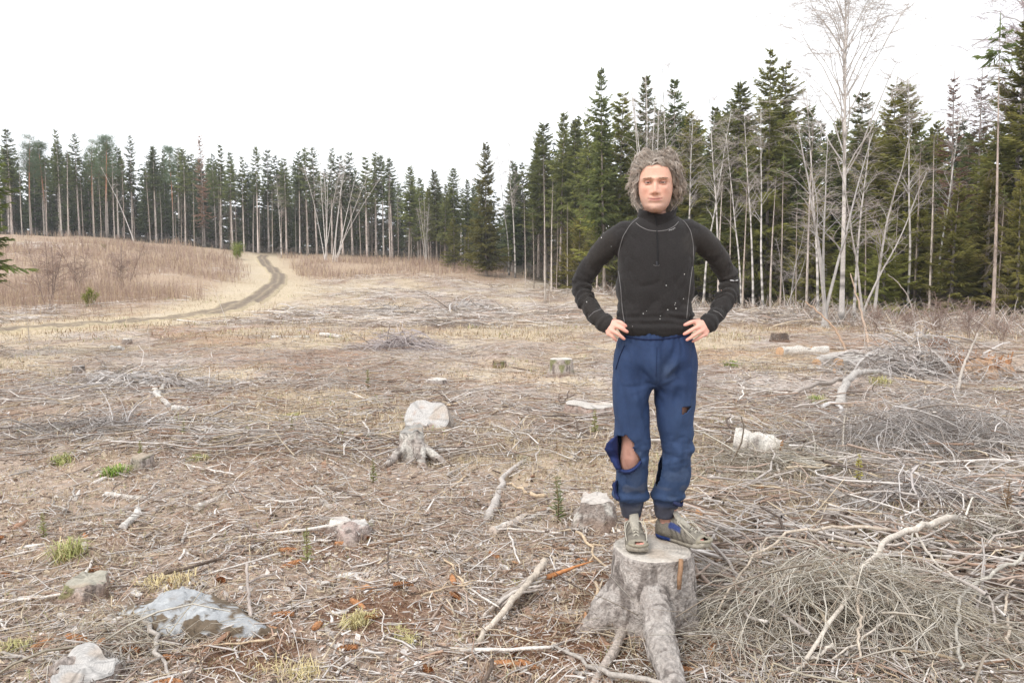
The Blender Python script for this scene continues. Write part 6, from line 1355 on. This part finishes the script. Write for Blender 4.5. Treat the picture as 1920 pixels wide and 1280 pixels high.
for px, py in [(1131, 436), (1137, 428), (1128, 446), (1249, 535), (1283, 514), (1265, 571), (1266, 568), (1238, 592), (1237, 598), (1186, 612), (1206, 588), (1281, 560), (1146, 462), (1389, 538), (1100, 566), (1267, 578), (1252, 581), (1141, 424), (1212, 583)]:
    p = skin_at(px, py, out=.0015); s_ = r.uniform(.0012, .0028); m.add([p + [-s_, 0, 0], p + [0, 0, -s_ * 1.4], p + [s_, 0, 0], p + [0, 0, s_ * 1.4]], [[0, 1, 2, 3]], None, lin(214, 214, 212))
m.build('paint_fleck', M_THREAD, SW)['kind'] = 'stuff'
# collar: a soft standing tube with an open lip
def ring(py_l, py_r, l, rr_, dep, yc, M=48):
    tt = np.linspace(0, 2 * PI, M, endpoint=False); a, b = lp(l, py_l), lp(rr_, py_r); x = (a[0] + b[0]) / 2 + (b[0] - a[0]) / 2 * np.cos(tt); y = yc + dep * np.sin(tt); zf = (a[2] + b[2]) / 2 + (b[2] - a[2]) / 2 * np.cos(tt)
    return x, y, zf, tt
C_ = []
for l, rr_, pyl, pyr, dep, yc, drop in [(1191, 1274, 424, 420, .094, .03, .030), (1193, 1272, 417, 413, .088, .028, .027), (1196, 1270, 410, 406, .083, .024, .024), (1198, 1269, 402, 399, .081, .018, .026), (1199, 1270, 394, 391, .080, .014, .030), (1200, 1270, 390, 387, .078, .013, .032), (1203, 1267, 391, 388, .071, .013, .032), (1206, 1264, 400, 397, .066, .014, .03), (1208, 1262, 412, 410, .064, .016, .02)]:
    x, y, zf, tt = ring(pyl, pyr, l, rr_, dep, yc); front = np.clip(-np.sin(tt), 0, 1); zf = zf - drop * front ** 1.5 + .012 * np.clip(np.sin(tt), 0, 1)
    fold = .0035 * np.sin(tt * 7 + pyl * .35) + .004 * np.sin(tt * 3 + pyl * .2); C_.append(np.stack([x + fold * np.cos(tt), y + fold * np.sin(tt), zf + .4 * fold], 1))
V = np.concatenate(C_); K = len(C_); M = 48; a, b = np.meshgrid(np.arange(K - 1), np.arange(M), indexing='ij'); b2 = (b + 1) % M
Q = np.stack([a * M + b, a * M + b2, (a + 1) * M + b2, (a + 1) * M + b], -1).reshape(-1, 4)
me = mesh_arrays('collar', V, Q, None, lin(45, 43, 43)); me.materials.append(M_KNIT); CO = link('collar', me, SW); sm = CO.modifiers.new('s', 'SUBSURF'); sm.levels = 2; sm.render_levels = 2; apply_mods(CO)
nv = len(CO.data.vertices); cv = np.empty(nv * 3, np.float32); CO.data.vertices.foreach_get('co', cv); cv = cv.reshape(-1, 3); BC = BVHTree.FromPolygons([Vector(v) for v in cv], [list(p.vertices) for p in CO.data.polygons])
CO.data.polygons.foreach_set('use_smooth', np.ones(len(CO.data.polygons), bool))
seam('seam', [(1192.5, 418), (1200, 425), (1215, 432), (1232, 434), (1250, 432), (1264, 425), (1272, 416)], .0017, n=40, parent=SW); seam('zipper', [(1229, 406), (1231, 418), (1232, 430)], .003, lin(32, 32, 34), n=14, tree=BC, parent=SW)

# --- trousers ----------------------------------------------------------------
tr = MB()
PEL = rows_px([(619, 1170, 1290), (628, 1163, 1297), (645, 1156, 1303), (670, 1151, 1306), (695, 1150, 1307), (712, 1155, 1300), (726, 1185, 1270)], [.105, .116, .124, .128, .122, .11, .07], .01, 2.5)
tr.add(*loft(dense(PEL, 4), 56))
LR = rows_px([(690, 1152, 1226), (715, 1149.5, 1226), (740, 1150, 1221), (770, 1151, 1217.5), (800, 1153, 1216), (830, 1155, 1216.5), (860, 1157.5, 1215), (890, 1159, 1213.5), (915, 1156, 1214), (930, 1152, 1215.5), (941, 1157, 1214), (947, 1165, 1211), (957, 1166, 1208), (968, 1167.5, 1206), (973, 1169, 1205)],
            [.11, .11, .102, .098, .09, .082, .08, .08, .08, .08, .072, .062, .057, .055, .053], [.012, .012, .008, .004, 0, -.006, -.004, .012, .028, .036, .044, .048, .05, .052, .052], 2.4)
LL = rows_px([(690, 1230, 1305), (715, 1227, 1306.5), (740, 1229.5, 1305.5), (770, 1232, 1303), (800, 1234.5, 1300.5), (830, 1237, 1299), (860, 1238, 1298), (890, 1234, 1296), (915, 1229, 1292), (930, 1227, 1288), (941, 1228, 1284), (950, 1230, 1273), (958, 1231, 1269), (970, 1231, 1267), (975, 1233, 1265)],
            [.11, .11, .102, .098, .09, .082, .08, .08, .08, .08, .072, .062, .057, .055, .053], [.012, .012, .008, .004, 0, -.006, -.004, .012, .028, .036, .044, .048, .05, .052, .052], 2.4)
tr.add(*loft(dense(LR, 4), 48)); tr.add(*loft(dense(LL, 4), 48))
V, Q, T = remesh(tr, .007, 4, .55)
N = normals_of(V, Q, T); zz = V[:, 2]; xx = V[:, 0]; disp = np.zeros(len(V)); zw = lp(1230, 625)[2]; zc = lp(1230, 725)[2]; zk = lp(1230, 845)[2]; zm = lp(1230, 935)[2]; xc = lp(1227, 725)[0]
ang = np.arctan2(V[:, 1], xx - xc)
disp += .003 * np.sin(ang * 31 + 6 * vnoise(xx * 20, V[:, 1] * 20, 3)) * np.exp(-((zw - zz) / .05) ** 2)                         # gathers under the waistband
disp += .008 * (vnoise(xx * 30 + 4 * zz, zz * 3.5, 5) - .5) * sstep(zk, zc, zz) * 1.6 + .006 * (vnoise(xx * 55 - 6 * zz, zz * 6, 15) - .5) * sstep(zk - .1, zc, zz)       # long folds down the thighs
rad = np.hypot(xx - xc, zz - zc - .02); pa = np.arctan2(zz - zc - .02, xx - xc); disp += .014 * (vnoise(pa * 3.2 + 7, rad * 9, 13) - .5) * 2 * np.exp(-((rad - .09) / .07) ** 2) * (V[:, 1] < .02)          # creases from the crotch
leg = np.where(xx < xc, 0, 1); disp += .016 * (fbm(xx * 9 + zz * 7 + leg * 3, zz * 24 - xx * 5, 6, 3) - .5) * 2 * np.exp(-((zz - zk) / .075) ** 2)                                        # knees
disp += .018 * (fbm(xx * 7 + leg, zz * 34 + np.sin(ang * 2) * .8, 8, 2) - .5) * 2 * np.exp(-((zz - zm) / .06) ** 2) + .010 * np.exp(-((zz - zm - .010) / .014) ** 2) - .006 * np.exp(-((zz - zm + .018) / .010) ** 2)                # bunching over the ankle cuff
disp += .0035 * (noise3(V * 14, 3) - .5) * 2 + .011 * ridged(xx * 13 + zz * 2.5 * (1 - 2 * leg), zz * 2.6 + xx * 4, 23) * sstep(zm, zm + .1, zz) + .010 * ridged(xx * 6 + leg * 5, zz * 11 + np.abs(xx - xc) * 10, 29) * (np.exp(-((zz - zk + .02) / .1) ** 2) + .8 * np.exp(-((zz - zm) / .07) ** 2))
V = V + N * disp[:, None]
NAVY, FADE, DUST = lin(38, 55, 90), lin(58, 78, 110), lin(104, 106, 112)
c = np.tile(NAVY, (len(V), 1)); f = sstep(.4, .72, noise3(V * np.array([5, 5, 3.5]), 5))[:, None] * .7; c = c * (1 - f) + FADE * f
f = (np.exp(-((xx - lp(1243, 690)[0]) / .035) ** 2 - ((zz - lp(1243, 692)[2]) / .045) ** 2) * .5 + .35 * sstep(.62, .72, noise3(V * 18, 9)) * (zz < zk + .1))[:, None] * (V[:, 1] < 0)[:, None]; c = c * (1 - f) + lin(76, 90, 114) * f
f = (1 - sstep(zm - .05, zm - .005, zz))[:, None] * .9; c = c * (1 - f) + lin(70, 70, 78) * f; f = sstep(.6, .7, noise3(V * 26, 2))[:, None] * (1 - sstep(.1, .5, zz))[:, None] * .5; c = c * (1 - f) + DUST * f
def inside(px, py, poly):
    k = np.zeros(len(px), bool); n = len(poly)
    for i in range(n):
        (x1, y1), (x2, y2) = poly[i], poly[(i + 1) % n]; cr = ((y1 > py) != (y2 > py)); k ^= cr & (px < (x2 - x1) * (py - y1) / (y2 - y1 + 1e-9) + x1)
    return k
HA = [(1157, 816), (1168, 818), (1174, 814), (1181, 825), (1190, 830), (1187, 841), (1193, 848), (1203, 864), (1197, 875), (1179, 883), (1165, 880), (1158, 877), (1156, 845)]
HB = [(1279, 763), (1298, 761), (1288, 773), (1279, 779)]; HC = [(1225, 900), (1241, 846), (1241, 878), (1237, 898), (1230, 912)]
def facepx(V, fc):
    w = V[fc].mean(1) + np.array(ORG); d = w - [0, 0, CAM_Z]; cc, ss = math.cos(PITCH), math.sin(PITCH); dep = d[:, 1] * cc - d[:, 2] * ss; upv = d[:, 1] * ss + d[:, 2] * cc
    return 960 + F * d[:, 0] / dep, 640 - F * upv / dep, V[fc].mean(1)[:, 1]
fx, fy, fdep = facepx(V, Q); kill = np.zeros(len(Q), bool); NQ = normals_of(V, Q, T)[Q].mean(1)
for poly in (HA, HB, HC): kill |= inside(fx, fy, poly) & (NQ[:, 1] < .25) & (fdep < .05)
kill |= (np.abs(V[Q].mean(1)[:, 2] - lp(1230, 973)[2]) < .012) & (np.abs(NQ[:, 2]) > .8)
Q2 = Q[~kill]
if len(T): tx, ty, td = facepx(V, T); T = T[~(inside(tx, ty, HA) & (td < .05))]
me = mesh_arrays('trousers', V, Q2, T, c); me.materials.append(M_CLOTH); TR = link('trousers', me, MAN)
so_ = TR.modifiers.new('t', 'SOLIDIFY'); so_.thickness = .0035; so_.offset = -1; apply_mods(TR); TR.data.polygons.foreach_set('use_smooth', np.ones(len(TR.data.polygons), bool))
BT = BVHTree.FromPolygons([Vector(v) for v in V], [list(q) for q in Q])
# the torn flap hanging outward at the knee, ragged and curled
def flap(name, outline, hinge, curl, col, n=14):
    m = MB(); o = [np.array(p, float) for p in outline]; h = [np.array(p, float) for p in hinge]; hp = resample(np.array(h), n); op = resample(np.array(o), n); V_ = []
    for i in range(n):
        a = skin_at(*hp[i], tree=BT, out=.0015)
        for k in range(8):
            f = k / 7; p2 = hp[i] * (1 - f) + op[i] * f; q = lp(*p2); y = a[1] * (1 - f) + (a[1] + curl) * f - .02 * math.sin(f * PI) + .006 * math.sin(i * 1.9) * f; b = lp(p2[0], p2[1], y); V_.append([b[0], b[1], b[2]])
    V_ = np.array(V_); V_[7::8] += rl.normal(0, .004, (n, 3)); a, b = np.meshgrid(np.arange(n - 1), np.arange(7), indexing='ij'); QQ = np.stack([a * 8 + b, a * 8 + b + 1, (a + 1) * 8 + b + 1, (a + 1) * 8 + b], -1).reshape(-1, 4)
    m.add(V_, QQ, None, col); o_ = m.build(name, M_CLOTH, TR); s2 = o_.modifiers.new('t', 'SOLIDIFY'); s2.thickness = .003; apply_mods(o_); return o_
flap('torn_flap', [(1152, 818), (1138, 826), (1129, 836), (1138, 850), (1147, 862), (1149, 874), (1156, 880)], [(1158, 817), (1158.5, 826), (1159, 836), (1159, 848), (1160, 858), (1162, 868), (1166, 879)], -.015, lin(34, 46, 92))
flap('torn_flap', [(1160, 884), (1172, 889), (1182, 888), (1194, 882), (1203, 868)], [(1161, 877), (1170, 880), (1180, 880), (1192, 873), (1200, 862)], -.012, lin(38, 52, 96), 12)
flap('torn_flap', [(1150, 905), (1149, 920), (1151, 934), (1160, 938)], [(1158, 900), (1157, 912), (1157, 924), (1163, 934)], -.02, lin(36, 48, 88), 8)
flap('torn_flap', [(1262, 946), (1272, 952), (1279, 953), (1281, 946)], [(1264, 938), (1272, 941), (1278, 941), (1281, 938)], -.012, lin(44, 52, 86), 8)
seam('seam', [(1232, 650), (1231, 680), (1230, 706)], .0012, lin(26, 36, 70), tree=BT, parent=TR); seam('pocket_edge', [(1171, 648), (1162, 668), (1155, 692)], .0028, lin(22, 30, 60), tree=BT, parent=TR)
seam('waistband', [(1166, 631), (1185, 634), (1215, 637), (1240, 636), (1270, 632), (1290, 626)], .004, lin(26, 36, 68), tree=BT, parent=TR)
sp = skin_at(1196, 851, tree=BT); 
# --- shoes -------------------------------------------------------------------
def shoe(fr, mir, label, blue):
    h, f, s = fr; sh = link('shoe', None, MAN); sh['label'] = label
    us = np.linspace(0, 1, 30); Lh = .285
    w = np.interp(us, [0, .04, .12, .3, .45, .65, .78, .9, .97, 1], [.020, .031, .037, .039, .040, .049, .050, .043, .028, .015])
    hh = np.interp(us, [0, .06, .14, .25, .36, .5, .65, .8, .92, 1], [.08, .100, .104, .104, .110, .095, .074, .057, .046, .036])
    sd = np.interp(us, [0, .5, .8, 1], [0, 0, .003, .010]) * mir
    nphi = 22; phi = np.linspace(0, PI, nphi); V = []
    for i in range(30):
        l = sd[i] + w[i] * np.sign(np.cos(phi)) * np.abs(np.cos(phi)) ** .75; z = .018 + (hh[i] - .018) * np.sin(phi) ** .7
        V.append(h + f * (us[i] * Lh) + s * l[:, None] + np.array([0, 0, 1.]) * z[:, None])
    V = np.concatenate(V); a, b = np.meshgrid(np.arange(29), np.arange(nphi - 1), indexing='ij'); Q = np.stack([a * nphi + b, (a + 1) * nphi + b, (a + 1) * nphi + b + 1, a * nphi + b + 1], -1).reshape(-1, 4)
    uq = us[a.ravel()]; pq = phi[b.ravel()]; hole = (uq > .88) & (uq < .985) & (np.abs(pq - PI / 2 + .12 * mir) < .55 + .12 * np.sin(uq * 90)); ank = (uq > .07) & (uq < .30) & (np.abs(pq - PI / 2) < .75)
    toe = np.arange(nphi); c = np.tile(lin(124, 118, 108), (len(V), 1)) * (.7 + .55 * noise3((V - h) * 45, 3)[:, None]); uv = np.repeat(us, nphi); pv = np.tile(phi, 30)
    stripe = (np.abs(((uv * 9 + np.sin(pv) * 1.5) % 1) - .5) < .14) & (uv > .3) & (uv < .72); c[stripe] *= .5; c[uv > .84] = lin(150, 143, 128)
    bl = (uv > .28) & (uv < .52) & (np.abs(pv - (.55 if mir > 0 else PI - .55)) < .24); c[bl] = lin(58, 72, 122)
    me = mesh_arrays('upper', V, Q[~(hole | ank)], None, c); me.materials.append(M_SHOE); U = link('upper', me, sh); so2 = U.modifiers.new('t', 'SOLIDIFY'); so2.thickness = .004; so2.offset = 0; apply_mods(U)
    # sole: two-tone slab that curls up at the toe
    us2 = np.linspace(0, 1.0, 26); w2 = np.interp(us2, [0, .03, .1, .3, .45, .68, .8, .92, .98, 1], [.012, .026, .036, .035, .037, .049, .050, .042, .026, .012]); K = len(us2); sec = np.array([[-1, .0], [-1.06, .012], [-1, .026], [1, .026], [1.06, .012], [1, 0]])
    V = []; C = []
    for i, u in enumerate(us2):
        zt = .012 * sstep(.82, 1, u) + .006 * (1 - sstep(0, .1, u)); o = np.interp(u, [0, .5, .8, 1], [0, 0, .003, .010]) * mir
        for q in sec: V.append(h + f * (-.006 + u * .298) + s * (o + q[0] * w2[i]) + np.array([0, 0, q[1] * (1.25 if u < .35 else 1) + zt])); C.append(lin(44, 64, 122) if (blue and u < .33) else lin(162, 155, 142) * (.8 + .25 * rl.random()))
    V = np.array(V); S6 = 6; a, b = np.meshgrid(np.arange(K - 1), np.arange(S6), indexing='ij'); b2 = (b + 1) % S6; Q = np.stack([a * S6 + b, (a + 1) * S6 + b, (a + 1) * S6 + b2, a * S6 + b2], -1).reshape(-1, 4)
    caps = np.array([[0, 1, 2, 3], [0, 3, 4, 5]]); Q = np.concatenate([Q, caps, caps[:, ::-1] + (K - 1) * S6]); me = mesh_arrays('sole', V, Q, None, np.array(C)); me.materials.append(M_SHOE); SO = link('sole', me, sh)
    # toe lip: worn rubber edge round the open toe
    a_ = np.linspace(-1.25, 1.25, 15); P = np.array([h + f * (.235 + .058 * math.cos(q)) + s * (.006 * mir + .044 * math.sin(q)) + np.array([0, 0, .034 + .006 * math.cos(q)]) for q in a_]); m = MB(); m.tubes(P[None], np.full((1, 15), .0075), 7, lin(152, 145, 128)); m.build('toe_lip', M_SHOE, sh)
    # tongue and laces
    P = np.array([h + f * u + np.array([0, 0, z]) for u, z in ((.185, .083), (.15, .102), (.115, .122), (.098, .146))]); m = MB(); Vt = []
    for p, ww in zip(P, (.018, .022, .025, .020)):
        for q in np.linspace(-1, 1, 7): Vt.append(p + s * (q * ww) + np.array([0, 0, -.010 * q * q]))
    a, b = np.meshgrid(np.arange(3), np.arange(6), indexing='ij'); m.add(Vt, np.stack([a * 7 + b, a * 7 + b + 1, (a + 1) * 7 + b + 1, (a + 1) * 7 + b], -1).reshape(-1, 4), None, lin(168, 162, 150)); o = m.build('tongue', M_SHOE, sh); s3 = o.modifiers.new('t', 'SOLIDIFY'); s3.thickness = .005; apply_mods(o)
    m = MB()
    for k in range(5):
        u = .125 + .021 * k; z = np.interp(u / Lh, us, hh) + .004; z2 = np.interp((u + .014) / Lh, us, hh) + .003
        for q in (-1, 1): m.tubes(np.array([h + f * u + s * (-.024 * q) + [0, 0, z - .010], h + f * (u + .005) + [0, 0, z + .003], h + f * (u + .012) + s * (.024 * q) + [0, 0, z2 - .010]])[None], [[.0022] * 3], 5, lin(186, 180, 166))
    for q in (-1, 1):
        for k in (1, 1.6): m.tubes(resample(np.array([h + f * .125 + [0, 0, .105], h + f * .13 + s * (.03 * q * k) + [0, 0, .108], h + f * (.16 + .02 * k) + s * (.05 * q) + [0, 0, .075], h + f * (.19 + .03 * k) + s * (.046 * q) + [0, 0, .045]]), 14)[None], np.full((1, 14), .002), 5, lin(190, 184, 170))
    m.build('lace', M_THREAD, sh)
shoe(FR, 1, 'worn grey shoe with its toe torn open, pointing at the camera', False); shoe(FL, -1, 'worn grey shoe with blue heel and open toe, turned outward', True)
# ------------------------------------------------------------------ thin haze volume, added to lift the dark tones of the woods
mh = bpy.data.materials.new('haze'); mh.use_nodes = True; t_ = mh.node_tree; t_.nodes.clear()
ou = t_.nodes.new('ShaderNodeOutputMaterial'); pv = t_.nodes.new('ShaderNodeVolumePrincipled'); pv.inputs['Color'].default_value = (.95, .97, 1, 1); pv.inputs['Density'].default_value = .0006
t_.links.new(pv.outputs['Volume'], ou.inputs['Volume'])
x0, x1, y0, y1, z0, z1 = -1800, 1800, -1800, 1800, -12, 45
hv = np.array([[x, y, z] for z in (z0, z1) for y in (y0, y1) for x in (x0, x1)]); hq = [[0, 2, 3, 1], [4, 5, 7, 6], [0, 1, 5, 4], [2, 6, 7, 3], [0, 4, 6, 2], [1, 3, 7, 5]]
me = mesh_arrays('haze', hv, hq, None, smooth=False); me.materials.append(mh); tag(link('haze', me), 'faint haze volume added to lift the dark woods', None, None, 'stuff')
